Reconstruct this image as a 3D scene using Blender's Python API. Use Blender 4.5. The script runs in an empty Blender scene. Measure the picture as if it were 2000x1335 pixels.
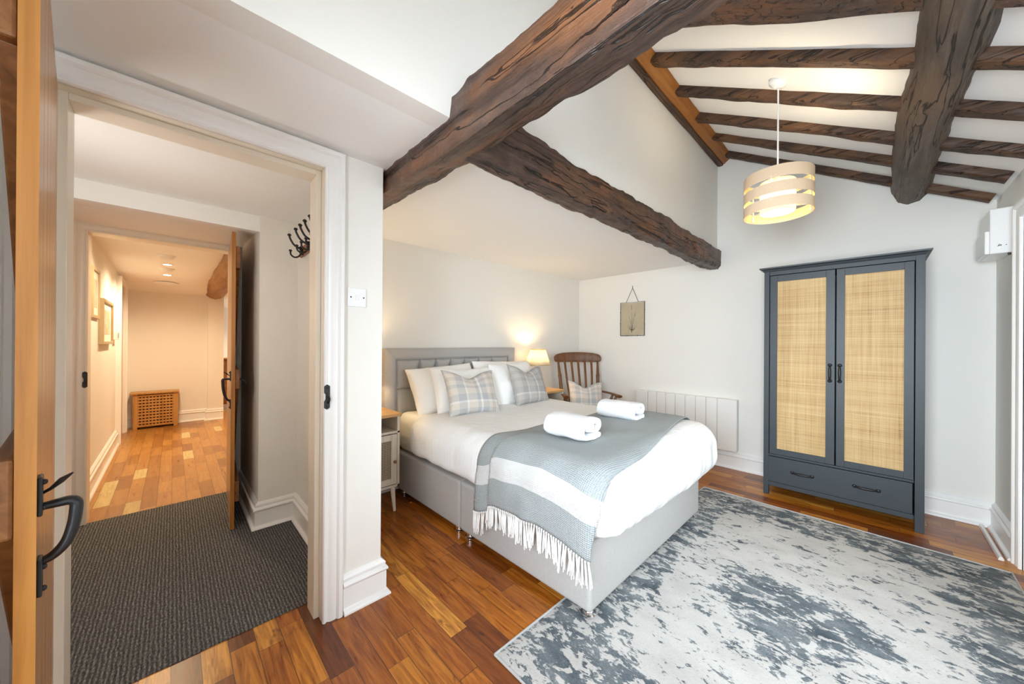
import bpy, bmesh, math, random
from mathutils import Vector, Matrix, noise
R = math.radians
PI = math.pi
scene = bpy.context.scene
COL = scene.collection
random.seed(7)

# ------------------------------------------------------------------ helpers
MATS = {}
THING_M = {}


class MB:
    """Collects geometry into one bmesh."""

    def __init__(self):
        self.bm = bmesh.new()
        self.uv = None

    def box(self, x0, x1, y0, y1, z0, z1):
        v = [self.bm.verts.new((x, y, z)) for x in (x0, x1) for y in (y0, y1) for z in (z0, z1)]
        for f in ((0, 1, 3, 2), (4, 6, 7, 5), (0, 4, 5, 1), (2, 3, 7, 6), (0, 2, 6, 4), (1, 5, 7, 3)):
            self.bm.faces.new([v[i] for i in f])
        return self

    def obox(self, M, x0, x1, y0, y1, z0, z1):
        v = [self.bm.verts.new(M @ Vector((x, y, z))) for x in (x0, x1) for y in (y0, y1) for z in (z0, z1)]
        for f in ((0, 1, 3, 2), (4, 6, 7, 5), (0, 4, 5, 1), (2, 3, 7, 6), (0, 2, 6, 4), (1, 5, 7, 3)):
            self.bm.faces.new([v[i] for i in f])
        return self

    def prism(self, pts, a0, a1, axis):
        """polygon pts extruded along axis. axis 'Y': pts are (x,z); 'X': (y,z); 'Z': (x,y)"""
        def mk(p, a):
            return {'Y': (p[0], a, p[1]), 'X': (a, p[0], p[1]), 'Z': (p[0], p[1], a)}[axis]
        A = [self.bm.verts.new(mk(p, a0)) for p in pts]
        B = [self.bm.verts.new(mk(p, a1)) for p in pts]
        n = len(pts)
        for i in range(n):
            j = (i + 1) % n
            self.bm.faces.new((A[i], A[j], B[j], B[i]))
        self.bm.faces.new(A[::-1])
        self.bm.faces.new(B)
        return self

    def grid(self, rows, closed_u=False, closed_v=False, uvs=None):
        """rows: list of lists of points"""
        V = [[self.bm.verts.new(p) for p in r] for r in rows]
        n, m = len(V), len(V[0])
        if uvs is not None and self.uv is None:
            self.uv = self.bm.loops.layers.uv.new('UVMap')
        for i in range(n if closed_u else n - 1):
            for j in range(m if closed_v else m - 1):
                idx = ((i, j), ((i + 1) % n, j), ((i + 1) % n, (j + 1) % m), (i, (j + 1) % m))
                try:
                    f = self.bm.faces.new([V[a][b] for a, b in idx])
                except ValueError:
                    continue
                if uvs is not None:
                    for l, (a, b) in zip(f.loops, idx):
                        l[self.uv].uv = uvs[a][b]
        return V

    def cap(self, ring):
        try:
            self.bm.faces.new(ring)
        except ValueError:
            pass

    def tube(self, pts, rad, n=10, caps=True, flat=None):
        """rad: number or list; flat: (sx, sy) squash of section"""
        pts = [Vector(p) for p in pts]
        m = len(pts)
        rows = []
        up = None
        for i, p in enumerate(pts):
            t = (pts[min(i + 1, m - 1)] - pts[max(i - 1, 0)])
            if t.length < 1e-9:
                t = Vector((0, 0, 1))
            t.normalize()
            if up is None:
                up = Vector((0, 0, 1)) if abs(t.z) < .9 else Vector((1, 0, 0))
            s = t.cross(up)
            if s.length < 1e-6:
                s = t.orthogonal()
            s.normalize()
            up = s.cross(t).normalized()
            r = rad[i] if isinstance(rad, (list, tuple)) else rad
            fx, fy = flat if flat else (1, 1)
            rows.append([p + s * (math.cos(a) * r * fx) + up * (math.sin(a) * r * fy)
                         for a in (2 * PI * k / n for k in range(n))])
        V = self.grid(rows, closed_v=True)
        if caps:
            self.cap(V[0])
            self.cap(V[-1][::-1])
        return self

    def lathe(self, prof, c=(0, 0, 0), n=32, M=None, caps=False):
        rows = []
        c = Vector(c)
        for r, z in prof:
            row = []
            for k in range(n):
                a = 2 * PI * k / n
                p = Vector((r * math.cos(a), r * math.sin(a), z))
                if M is not None:
                    p = M @ p
                row.append(p + c)
            rows.append(row)
        V = self.grid(rows, closed_v=True)
        if caps:
            self.cap(V[0][::-1])
            self.cap(V[-1])
        return self

    def sphere(self, c, r, n=14, m=8, s=(1, 1, 1)):
        prof = []
        rows = []
        for i in range(m + 1):
            t = PI * i / m
            rr = max(math.sin(t), 1e-3)
            rows.append([Vector((c[0] + r * s[0] * rr * math.cos(2 * PI * k / n),
                                 c[1] + r * s[1] * rr * math.sin(2 * PI * k / n),
                                 c[2] - r * s[2] * math.cos(t))) for k in range(n)])
        V = self.grid(rows, closed_v=True)
        self.cap(V[0][::-1])
        self.cap(V[-1])
        return self

    def sweep_plan(self, path, prof):
        """profile (d, z) swept along an (x,y) polyline; d is offset to the left of travel"""
        P = [Vector((p[0], p[1])) for p in path]
        rows = []
        for i, p in enumerate(P):
            ns = []
            if i > 0:
                t = (P[i] - P[i - 1]).normalized()
                ns.append(Vector((-t.y, t.x)))
            if i < len(P) - 1:
                t = (P[i + 1] - P[i]).normalized()
                ns.append(Vector((-t.y, t.x)))
            if len(ns) == 2:
                nn = ns[0] + ns[1]
                nn = nn / (1 + ns[0].dot(ns[1])) if (1 + ns[0].dot(ns[1])) > 1e-4 else ns[0]
            else:
                nn = ns[0]
            rows.append([(p.x + nn.x * d, p.y + nn.y * d, z) for d, z in prof])
        V = self.grid(rows, closed_v=True)
        self.cap(V[0])
        self.cap(V[-1][::-1])
        return self

    def frame(self, plane, c, sgn, a0, a1, z1, prof):
        """three sided mitred casing round an opening. plane 'X': wall x=c, opening y in a0..a1"""
        def mk(a, z, d):
            return (c + sgn * d, a, z) if plane == 'X' else (a, c + sgn * d, z)
        rows = [[mk(a0 - o, 0, d) for o, d in prof], [mk(a0 - o, z1 + o, d) for o, d in prof],
                [mk(a1 + o, z1 + o, d) for o, d in prof], [mk(a1 + o, 0, d) for o, d in prof]]
        V = self.grid(rows, closed_v=True)
        self.cap(V[0])
        self.cap(V[-1][::-1])
        return self


def set_sharp(bm, ang):
    for e in bm.edges:
        if len(e.link_faces) == 2:
            try:
                e.smooth = e.calc_face_angle() < ang
            except ValueError:
                e.smooth = True
        else:
            e.smooth = True
    for f in bm.faces:
        f.smooth = True


def obj(name, mb, mat, parent=None, smooth=None, bevel=0, local=False, solid=0, subd=0, seg=2):
    bm = mb.bm
    root = parent
    while root is not None and root.parent is not None:
        root = root.parent
    if root is not None and not local:
        bm.transform(THING_M[root.name].inverted())
    bmesh.ops.recalc_face_normals(bm, faces=bm.faces[:])
    if smooth is not None:
        set_sharp(bm, R(smooth))
    me = bpy.data.meshes.new(name)
    bm.to_mesh(me)
    bm.free()
    me.materials.append(MATS[mat] if isinstance(mat, str) else mat)
    o = bpy.data.objects.new(name, me)
    COL.objects.link(o)
    if parent is not None:
        o.parent = parent
    else:
        THING_M[o.name] = Matrix.Identity(4)
    if bevel:
        b = o.modifiers.new('b', 'BEVEL')
        b.width = bevel
        b.segments = seg
        b.limit_method = 'ANGLE'
        b.angle_limit = R(40)
    if solid:
        s = o.modifiers.new('s', 'SOLIDIFY')
        s.thickness = solid
        s.offset = 0
    if subd:
        s = o.modifiers.new('u', 'SUBSURF')
        s.levels = s.render_levels = subd
    return o


def tag(o, label, cat, group=None, kind=None):
    if label:
        o['label'] = label
    if cat:
        o['category'] = cat
    if group:
        o['group'] = group
    if kind:
        o['kind'] = kind
    return o


def thing(name, label, cat, loc=(0, 0, 0), rotz=0, group=None, kind=None):
    o = bpy.data.objects.new(name, None)
    o.empty_display_size = .1
    COL.objects.link(o)
    o.location = loc
    o.rotation_euler = (0, 0, rotz)
    THING_M[o.name] = Matrix.Translation(loc) @ Matrix.Rotation(rotz, 4, 'Z')
    return tag(o, label, cat, group, kind)


def struct(name, mb, mat, label, cat, **k):
    o = obj(name, mb, mat, None, **k)
    return tag(o, label, cat, None, 'structure')


def dup(root, loc, rotz, label, group=None):
    r = root.copy()
    COL.objects.link(r)
    r.location = loc
    r.rotation_euler = (0, 0, rotz)
    r['label'] = label
    if group:
        r['group'] = group
    for ch in list(root.children):
        c = ch.copy()
        COL.objects.link(c)
        c.parent = r
        for g in list(ch.children):
            d = g.copy()
            COL.objects.link(d)
            d.parent = c
    return r


def smoothstep(a, b, x):
    t = max(0, min(1, (x - a) / (b - a)))
    return t * t * (3 - 2 * t)


def nz(p, s=1.0, k=0.0):
    return noise.noise(Vector((p[0] * s + k, p[1] * s - k, p[2] * s + 2 * k)))


def lerp(a, b, t):
    return a + (b - a) * t


def catmull(pts, n=6):
    P = [Vector(p) for p in pts]
    P = [P[0] * 2 - P[1]] + P + [P[-1] * 2 - P[-2]]
    out = []
    for i in range(1, len(P) - 2):
        for k in range(n):
            t = k / n
            a, b, c, d = P[i - 1], P[i], P[i + 1], P[i + 2]
            out.append(.5 * (2 * b + (c - a) * t + (2 * a - 5 * b + 4 * c - d) * t * t + (3 * b - a - 3 * c + d) * t ** 3))
    out.append(P[-2])
    return out


# ------------------------------------------------------------------ materials
class NT:
    def __init__(self, name, rough=.5, spec=.5):
        self.m = bpy.data.materials.new(name)
        self.m.use_nodes = True
        self.t = self.m.node_tree
        self.t.nodes.clear()
        self.out = self.n('ShaderNodeOutputMaterial')
        self.b = self.n('ShaderNodeBsdfPrincipled')
        self.l(self.b.outputs[0], self.out.inputs[0])
        self.b.inputs['Roughness'].default_value = rough
        self.b.inputs['Specular IOR Level'].default_value = spec
        MATS[name] = self.m

    def n(self, t, **k):
        x = self.t.nodes.new(t)
        for a, b in k.items():
            setattr(x, a, b)
        return x

    def l(self, a, b):
        self.t.links.new(a, b)

    def inp(self, sock, v):
        if hasattr(v, 'links'):
            self.l(v, sock)
        else:
            sock.default_value = v

    def coord(self, which='Object', scale=(1, 1, 1), rot=(0, 0, 0)):
        c = self.n('ShaderNodeTexCoord')
        mp = self.n('ShaderNodeMapping')
        mp.inputs['Scale'].default_value = scale
        mp.inputs['Rotation'].default_value = rot
        self.l(c.outputs[which], mp.inputs['Vector'])
        return mp.outputs[0]

    def noise(self, vec, scale=5, detail=4, rough=.5, dist=0, out='Fac', dim='3D'):
        x = self.n('ShaderNodeTexNoise', noise_dimensions=dim)
        if vec is not None:
            self.l(vec, x.inputs['Vector'])
        x.inputs['Scale'].default_value = scale
        x.inputs['Detail'].default_value = detail
        x.inputs['Roughness'].default_value = rough
        x.inputs['Distortion'].default_value = dist
        return x.outputs[out]

    def math(self, op, a, b=None, c=None, clamp=False):
        x = self.n('ShaderNodeMath', operation=op, use_clamp=clamp)
        for i, v in enumerate((a, b, c)):
            if v is not None:
                self.inp(x.inputs[i], v)
        return x.outputs[0]

    def ramp(self, fac, stops, interp='LINEAR'):
        x = self.n('ShaderNodeValToRGB')
        x.color_ramp.interpolation = interp
        e = x.color_ramp.elements
        while len(e) < len(stops):
            e.new(.5)
        for i, (p, c) in enumerate(stops):
            e[i].position = p
            e[i].color = (*c, 1) if len(c) == 3 else c
        self.l(fac, x.inputs[0])
        return x.outputs[0]

    def mix(self, fac, a, b, mode='MIX'):
        x = self.n('ShaderNodeMix', data_type='RGBA', blend_type=mode)
        self.inp(x.inputs[0], fac)
        for s, v in ((x.inputs[6], a), (x.inputs[7], b)):
            if isinstance(v, tuple):
                s.default_value = (*v, 1) if len(v) == 3 else v
            else:
                self.l(v, s)
        return x.outputs[2]

    def sep(self, vec):
        x = self.n('ShaderNodeSeparateXYZ')
        self.l(vec, x.inputs[0])
        return x.outputs

    def comb(self, a, b, c=0.0):
        x = self.n('ShaderNodeCombineXYZ')
        for i, v in enumerate((a, b, c)):
            self.inp(x.inputs[i], v)
        return x.outputs[0]

    def white(self, vec, dim='2D'):
        x = self.n('ShaderNodeTexWhiteNoise', noise_dimensions=dim)
        if dim == '1D':
            self.l(vec, x.inputs['W'])
        else:
            self.l(vec, x.inputs['Vector'])
        return x.outputs['Value']

    def bump(self, h, strength=.3, dist=.01):
        x = self.n('ShaderNodeBump')
        x.inputs['Strength'].default_value = strength
        x.inputs['Distance'].default_value = dist
        self.l(h, x.inputs['Height'])
        self.l(x.outputs[0], self.b.inputs['Normal'])

    def base(self, v):
        if isinstance(v, tuple):
            self.b.inputs['Base Color'].default_value = (*v, 1)
        else:
            self.l(v, self.b.inputs['Base Color'])


def srgb(r, g, b):
    def f(c):
        c /= 255
        return c / 12.92 if c <= .04045 else ((c + .055) / 1.055) ** 2.4
    return (f(r), f(g), f(b))


def plain(name, col, rough=.5, spec=.5, bump=0, bscale=40, var=0, metal=0):
    t = NT(name, rough, spec)
    v = t.coord()
    if var:
        n = t.noise(v, 2.5, 4, .6)
        t.base(t.mix(t.math('MULTIPLY', n, var), col, tuple(c * .6 for c in col)))
    else:
        t.base(col)
    if bump:
        t.bump(t.noise(v, bscale, 4, .6), bump, .004)
    t.b.inputs['Metallic'].default_value = metal
    return t


plain('wall_paint', (.84, .82, .77), .75, .25, .12, 60, .05)
plain('ceiling_paint', (.90, .895, .875), .8, .2, .25, 18, .05)
plain('trim_gloss', (.88, .875, .855), .28, .5, .05, 12)
plain('trim_cream', (.80, .74, .63), .35, .5, .05, 12)
plain('black_iron', (.012, .012, .013), .42, .5, .2, 60)
plain('chrome', (.85, .85, .87), .08, .5, metal=1)
plain('white_plastic', (.86, .86, .85), .3, .5)
plain('grey_plastic', (.32, .31, .29), .35, .5)
plain('wardrobe_paint', srgb(60, 66, 71), .45, .4, .06, 80, .08)
plain('painted_shadow', (.01, .01, .012), .8, .1)
plain('radiator_white', (.84, .82, .78), .4, .5)
plain('towel_white', (.88, .89, .91), .95, .1, .9, 220)
plain('pillow_white', (.88, .875, .86), .85, .15, .12, 14)
plain('sheet_cream', (.86, .82, .72), .85, .15, .25, 16)
plain('brass', (.62, .43, .14), .3, .5, metal=1)
plain('print_ink', (.07, .06, .04), .8, .2)
plain('chain_metal', (.09, .06, .04), .45, .5, metal=.6)
plain('lamp_base_white', (.86, .85, .82), .25, .5)
plain('tassel_white', (.84, .83, .80), .95, .1, .4, 300)
plain('paper_white', (.8, .78, .72), .8, .2)
plain('rug_binding', (.46, .46, .45), .95, .1)
plain('door_white', (.86, .85, .83), .4, .5)


def fabric(name, col, dark, s=900, bump=.5, rough=.95):
    t = NT(name, rough, .1)
    c = t.coord()
    a = t.noise(t.coord(scale=(s * .15, s * .15, s * .8)), 1, 2, .5)
    b = t.noise(t.coord(scale=(s, s, s * .1)), 1, 2, .5)
    h = t.math('ADD', t.math('MULTIPLY', a, .5), t.math('MULTIPLY', b, .5))
    t.base(t.mix(t.ramp(h, [(.35, (0, 0, 0)), (.65, (1, 1, 1))]), dark, col))
    t.bump(h, bump, .002)
    return t


fabric('bed_fabric', (.49, .475, .46), (.39, .38, .365), 900, .25)
fabric('shade_linen', (.70, .54, .38), (.64, .48, .32), 900, .15)


def duvet_mat():
    t = NT('duvet_white', .8, .2)
    v = t.coord()
    s = t.sep(v)
    w = t.math('SINE', t.math('MULTIPLY', s[0], 2 * PI / .026))
    f = t.math('GREATER_THAN', w, 0.0)
    t.base(t.mix(f, (.82, .82, .815), (.795, .795, .79)))
    h = t.math('ADD', t.noise(t.coord(scale=(3, 3, 1.2)), 4, 5, .6), t.math('MULTIPLY', f, .03))
    t.bump(h, .45, .03)
    rr = t.math('ADD', t.math('MULTIPLY', f, .2), .55)
    t.l(rr, t.b.inputs['Roughness'])


duvet_mat()


def planks(name, w, L, axis, stops, gap=.012, rough=.28, seed=0., grain=1.0):
    t = NT(name, rough, .5)
    s = t.sep(t.coord())
    u, v = (s[0], s[1]) if axis == 'X' else (s[1], s[0])
    vr = t.math('DIVIDE', v, w)
    row = t.math('FLOOR', vr)
    rn = t.white(t.comb(row, seed), '2D')
    rn2 = t.white(t.comb(row, seed + 9.3), '2D')
    LL = t.math('MULTIPLY', t.math('ADD', .7, t.math('MULTIPLY', rn2, .6)), L)
    uu = t.math('ADD', t.math('DIVIDE', u, LL), t.math('MULTIPLY', rn, 13.7))
    cid = t.math('FLOOR', uu)
    idr = t.white(t.comb(row, cid, seed), '3D')
    col = t.ramp(idr, stops)
    gv = t.comb(t.math('MULTIPLY', u, 2.2), t.math('MULTIPLY', v, 26.0), t.math('MULTIPLY', idr, 31.0))
    g = t.noise(gv, 1.6, 6, .62, 1.2)
    col = t.mix(t.math('MULTIPLY', t.ramp(g, [(.38, (1, 1, 1)), (.62, (0, 0, 0))]), .55 * grain), col,
                t.mix(1.0, col, (.40, .26, .16), 'MULTIPLY'))
    kn = t.noise(t.comb(t.math('MULTIPLY', u, 3.), t.math('MULTIPLY', v, 7.), t.math('MULTIPLY', idr, 17.)), 2.3, 3, .5, .6)
    col = t.mix(t.math('MULTIPLY', t.ramp(kn, [(.66, (0, 0, 0)), (.76, (1, 1, 1))]), .55 * grain), col,
                t.mix(1.0, col, (.25, .14, .08), 'MULTIPLY'))
    fv = t.math('FRACT', vr)
    fu = t.math('FRACT', uu)
    gg = t.math('MAXIMUM', t.math('LESS_THAN', fv, gap), t.math('GREATER_THAN', fv, 1 - gap))
    gu = t.math('LESS_THAN', fu, gap * w / L * 2.0)
    gp = t.math('MAXIMUM', gg, gu)
    col = t.mix(t.math('MULTIPLY', gp, .8), col, (.03, .014, .006))
    t.base(col)
    hh = t.math('SUBTRACT', t.math('MULTIPLY', g, .25), gp)
    t.bump(hh, .25, .002)
    t.l(t.math('ADD', t.math('MULTIPLY', g, .16), rough - .08), t.b.inputs['Roughness'])
    return t


planks('floor_bedroom_wood', .0885, .52, 'X',
       [(0, (.16, .040, .006)), (.2, (.34, .098, .011)), (.45, (.50, .17, .018)), (.62, (.38, .114, .013)),
        (.8, (.60, .24, .028)), (1, (.70, .33, .055))], .016, .30, grain=1.5)
planks('floor_hall_wood', .088, .34, 'X',
       [(0, (.30, .12, .025)), (.3, (.42, .19, .04)), (.6, (.50, .25, .06)), (.96, (.46, .21, .05)),
        (.97, (.62, .48, .20)), (1, (.64, .50, .22))], .014, .3, 3.0, .7)


def wood(name, cols, axis, fine=30., lng=1.6, rough=.5, bump=.3, patch=None, spec=.4, bd=.004, dark=None):
    """cols dark->light"""
    t = NT(name, rough, spec)
    sc = {'X': (lng, fine, fine), 'Y': (fine, lng, fine), 'Z': (fine, fine, lng)}[axis]
    g = t.noise(t.coord(scale=sc), 1, 6, .62, .8)
    n = len(cols)
    col = t.ramp(g, [(.28 + .44 * i / (n - 1), c) for i, c in enumerate(cols)])
    if patch:
        p = t.noise(t.coord(scale=tuple(lerp(1, 4, 0 if a == axis else 1) for a in 'XYZ')), 1.3, 4, .55)
        col = t.mix(t.math('MULTIPLY', t.ramp(p, [(.45, (0, 0, 0)), (.62, (1, 1, 1))]), .75), col, patch)
    if dark:
        p = t.noise(t.coord(scale=tuple(lerp(1.6, 7, 0 if a == axis else 1) for a in 'XYZ')), 1.0, 7, .68, .6)
        col = t.mix(t.math('MULTIPLY', t.ramp(p, [(.48, (0, 0, 0)), (.66, (1, 1, 1))]), .8), col, dark)
        ck = t.noise(t.coord(scale=tuple(lerp(.7, 16, 0 if a == axis else 1) for a in 'XYZ')), 1.0, 3, .5, .3)
        ck = t.math('ABSOLUTE', t.math('SUBTRACT', ck, .5))
        ckm = t.ramp(ck, [(.004, (1, 1, 1)), (.014, (0, 0, 0))])
        col = t.mix(t.math('MULTIPLY', ckm, .85), col, (.008, .005, .004))
        g = t.math('SUBTRACT', g, t.math('MULTIPLY', ckm, .8))
    t.base(col)
    t.bump(t.math('ADD', g, t.math('MULTIPLY', t.noise(t.coord(), 9, 5, .6), .6)), bump, bd)
    return t


OAKD = [(.028, .016, .012), (.085, .047, .033), (.16, .092, .062)]
for ax in 'XY':
    wood('old_oak_' + ax, OAKD, ax, 16, 1.1, .40, 1.0, (.20, .078, .028), bd=.025, dark=(.030, .018, .014))
    wood('rafter_oak_' + ax, [(.03, .016, .010), (.075, .038, .021), (.135, .068, .034)], ax, 20, 1.2, .55, .8, (.16, .07, .026), bd=.012, dark=(.022, .012, .009))
wood('purlin_oak', [(.05, .037, .028), (.115, .088, .068), (.19, .15, .115)], 'Y', 20, 1.2, .6, .8, (.16, .10, .06), bd=.012, dark=(.045, .035, .028))
wood('orange_oak', [(.16, .055, .011), (.28, .105, .020), (.36, .145, .030)], 'Y', 20, 1.2, .5, .5, bd=.008)
wood('log_pine', [(.20, .085, .02), (.33, .16, .045), (.42, .22, .07)], 'X', 14, 1.2, .5, .5, bd=.008)
wood('pine_face', [(.34, .15, .05), (.47, .235, .09), (.58, .32, .14)], 'Z', 34, 1.1, .28, .12, spec=.5, bd=.002)
wood('pine_edge', [(.30, .115, .022), (.44, .185, .04), (.52, .24, .06)], 'Z', 24, 1.4, .35, .15, bd=.002)
wood('pine_dark', [(.12, .045, .014), (.22, .085, .026), (.30, .13, .045)], 'X', 24, 1.6, .4, .15, bd=.002)
wood('chair_wood', [(.075, .026, .007), (.15, .055, .014), (.21, .085, .022)], 'Z', 26, 2., .3, .1, spec=.5, bd=.002)
wood('oak_top', [(.42, .22, .07), (.55, .32, .12), (.62, .39, .17)], 'Y', 30, 2., .4, .1, bd=.002)
wood('washed_wood', [(.52, .45, .37), (.62, .55, .46), (.70, .63, .54)], 'Z', 40, 2., .5, .2, bd=.002)
wood('washed_grey', [(.26, .24, .22), (.34, .32, .30), (.42, .40, .37)], 'Z', 40, 2., .5, .2, bd=.002)
wood('cover_oak', [(.38, .18, .045), (.50, .26, .075), (.58, .33, .11)], 'Z', 30, 2., .4, .15, bd=.002)
wood('knob_wood', [(.25, .09, .025), (.33, .13, .04)], 'Z', 30, 2., .4, .1)
wood('rack_wood', [(.22, .075, .018), (.32, .12, .03)], 'X', 30, 2., .35, .1)


def carpet():
    t = NT('hall_carpet', 1., .05)
    s = t.sep(t.coord())
    wob = t.noise(t.coord(scale=(18, 60, 1)), 1, 2, .5)
    w = t.math('SINE', t.math('ADD', t.math('MULTIPLY', s[1], 2 * PI / .0145), t.math('MULTIPLY', wob, 5.)))
    w = t.math('ADD', t.math('MULTIPLY', w, .5), .5)
    sp = t.noise(t.coord(scale=(70, 160, 1)), 1, 3, .7)
    k = t.math('ADD', t.math('MULTIPLY', w, .22), t.math('MULTIPLY', sp, .95))
    t.base(t.ramp(k, [(.3, (.03, .03, .032)), (.58, (.105, .104, .104)), (.74, (.23, .226, .22)), (.92, (.44, .43, .41))]))
    t.bump(k, .9, .008)


carpet()


def rug():
    t = NT('rug_pile', 1., .05)
    c = t.coord()
    s = t.sep(c)          # local metres, x 0..1.615, y 0..2.49
    W, Hh = 1.615, 2.49
    dx = t.math('MINIMUM', s[0], t.math('SUBTRACT', W, s[0]))
    dy = t.math('MINIMUM', s[1], t.math('SUBTRACT', Hh, s[1]))
    dd = t.math('MINIMUM', t.math('MULTIPLY', dx, 1.25), dy)
    wob = t.noise(t.coord(scale=(1.5, 2.2, 1)), 2.0, 5, .6)
    dw = t.math('ADD', dd, t.math('MULTIPLY', t.math('SUBTRACT', wob, .5), .55))
    border = t.ramp(dw, [(.03, (.5, .5, .5)), (.10, (1, 1, 1)), (.30, (.8, .8, .8)), (.40, (0, 0, 0))])
    # medallion
    ex = t.math('DIVIDE', t.math('SUBTRACT', s[0], W * .50), .40)
    ey = t.math('DIVIDE', t.math('SUBTRACT', s[1], Hh * .47), .34)
    r2 = t.math('ADD', t.math('MULTIPLY', ex, ex), t.math('MULTIPLY', ey, ey))
    r2 = t.math('ADD', r2, t.math('MULTIPLY', t.math('SUBTRACT', wob, .5), 2.6))
    med = t.ramp(r2, [(.35, (1, 1, 1)), (.95, (0, 0, 0))])
    zone = t.math('MAXIMUM', border, med)
    n1 = t.noise(t.coord(scale=(9.5, 16.5, 1)), 1.0, 6, .68, .7)
    n2 = t.noise(t.coord(scale=(34, 64, 1)), 1.0, 3, .65, .5)
    k = t.math('ADD', t.math('MULTIPLY', n1, .70), t.math('MULTIPLY', n2, .30))
    k = t.math('ADD', k, t.math('MULTIPLY', zone, .10))
    m = t.ramp(k, [(.552, (0, 0, 0)), (.582, (1, 1, 1))])
    tone = t.noise(t.coord(scale=(3, 5, 1)), 1.5, 4, .6)
    fine = t.noise(t.coord(scale=(90, 230, 1)), 1.0, 2, .6)
    dark = t.ramp(t.math('ADD', t.math('MULTIPLY', tone, .7), t.math('MULTIPLY', fine, .3)),
                  [(.36, (.06, .072, .084)), (.5, (.12, .138, .15)), (.66, (.25, .265, .27))])
    light = t.ramp(t.math('ADD', t.math('MULTIPLY', tone, .6), t.math('MULTIPLY', fine, .4)),
                   [(.35, (.40, .385, .365)), (.62, (.52, .505, .48))])
    t.base(t.mix(m, light, dark))
    t.bump(t.math('ADD', fine, t.math('MULTIPLY', m, -.4)), .5, .004)


rug()


def rattan():
    t = NT('rattan_weave', .55, .3)
    a = t.noise(t.coord(scale=(160, 1, 2.2)), 1, 2, .6)
    b = t.noise(t.coord(scale=(2.2, 1, 200)), 1, 2, .6)
    big = t.noise(t.coord(scale=(14, 1, .5)), 1, 3, .6)
    big2 = t.noise(t.coord(scale=(.8, 1, 20)), 1, 3, .6)
    k = t.math('ADD', t.math('MULTIPLY', t.math('ADD', a, b), .30), t.math('MULTIPLY', t.math('ADD', big, big2), .2))
    t.base(t.ramp(k, [(.34, (.26, .13, .04)), (.43, (.47, .30, .13)), (.52, (.57, .39, .18)), (.64, (.66, .50, .27))]))
    t.bump(t.math('ADD', a, b), .5, .002)


rattan()


def cane():
    t = NT('cane_panel', .6, .3)
    s = t.sep(t.coord())
    a = t.math('SINE', t.math('MULTIPLY', s[1], 2 * PI / .012))
    b = t.math('SINE', t.math('MULTIPLY', s[2], 2 * PI / .012))
    k = t.math('MAXIMUM', a, b)
    t.base(t.ramp(k, [(.3, (.10, .07, .045)), (.7, (.42, .34, .25))]))


cane()


def tartan(name, cols, us=1.0):
    """cols: base, grey, white, dark"""
    base, grey, white, dark = cols
    t = NT(name, .95, .1)
    s = t.sep(t.coord('UV'))
    stops = [(0, base), (.16, grey), (.30, white), (.335, base), (.50, grey), (.56, white), (.60, grey), (.72, base),
             (.80, dark), (.812, base), (.825, dark), (.837, base), (.85, dark), (.862, base)]
    u = t.ramp(s[0], stops, 'CONSTANT')
    stops2 = [(0, grey), (.12, base), (.24, white), (.285, grey), (.42, base), (.56, grey), (.64, base), (.74, dark),
              (.752, base), (.768, dark), (.78, base), (.796, dark), (.808, base), (.9, grey)]
    v = t.ramp(s[1], stops2, 'CONSTANT')
    t.base(t.mix(.5, u, v))
    w = t.noise(t.coord(scale=(300, 300, 300)), 1, 2, .5)
    t.bump(w, .3, .002)


tartan('tartan_cream', ((.66, .60, .53), (.44, .45, .46), (.78, .77, .74), (.30, .28, .27)))
tartan('tartan_grey', ((.50, .475, .445), (.385, .38, .375), (.68, .67, .64), (.26, .25, .25)))


def throw_mat():
    t = NT('throw_weave', .95, .1)
    s = t.sep(t.coord('UV'))          # u metres across, v metres up from hem
    band = t.ramp(s[1], [(0, (0, 0, 0)), (.155, (1, 1, 1)), (.262, (0, 0, 0))], 'CONSTANT')
    a = t.math('SINE', t.math('MULTIPLY', t.math('ADD', s[0], s[1]), 2 * PI / .017))
    b = t.math('SINE', t.math('MULTIPLY', t.math('SUBTRACT', s[0], s[1]), 2 * PI / .017))
    k = t.math('ADD', t.math('MULTIPLY', t.math('MULTIPLY', a, b), .5), .5)
    n = t.noise(t.coord('UV', (160, 160, 1)), 1, 3, .6)
    kk = t.math('ADD', t.math('MULTIPLY', k, .40), t.math('MULTIPLY', n, .60))
    blue = t.ramp(kk, [(.2, (.26, .29, .295)), (.75, (.45, .48, .482))])
    wht = t.ramp(kk, [(.2, (.60, .61, .61)), (.75, (.73, .73, .72))])
    sel = t.math('LESS_THAN', s[0], .006)
    t.base(t.mix(t.math('MAXIMUM', t.math('MULTIPLY', sel, .9), band), blue, wht))
    t.bump(kk, 1.0, .008)


throw_mat()


def shade_mat(name, col, trans=.6, emit=0):
    t = NT(name, .9, .1)
    t.base(col)
    tr = t.n('ShaderNodeBsdfTranslucent')
    tr.inputs[0].default_value = (*col, 1)
    mx = t.n('ShaderNodeMixShader')
    mx.inputs[0].default_value = trans
    t.l(t.b.outputs[0], mx.inputs[1])
    t.l(tr.outputs[0], mx.inputs[2])
    t.l(mx.outputs[0], t.out.inputs[0])


shade_mat('lamp_shade_cream', (.88, .82, .66), .6)
shade_mat('ring_inner', (.84, .76, .52), .35)


def emit(name, col, s):
    t = NT(name)
    e = t.n('ShaderNodeEmission')
    e.inputs[0].default_value = (*col, 1)
    e.inputs[1].default_value = s
    t.l(e.outputs[0], t.out.inputs[0])


emit('bulb_glow', (1, .86, .64), 12)
emit('diffuser_glow', (1, .91, .74), 4)
emit('spot_glow', (1, .80, .50), 30)


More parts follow.
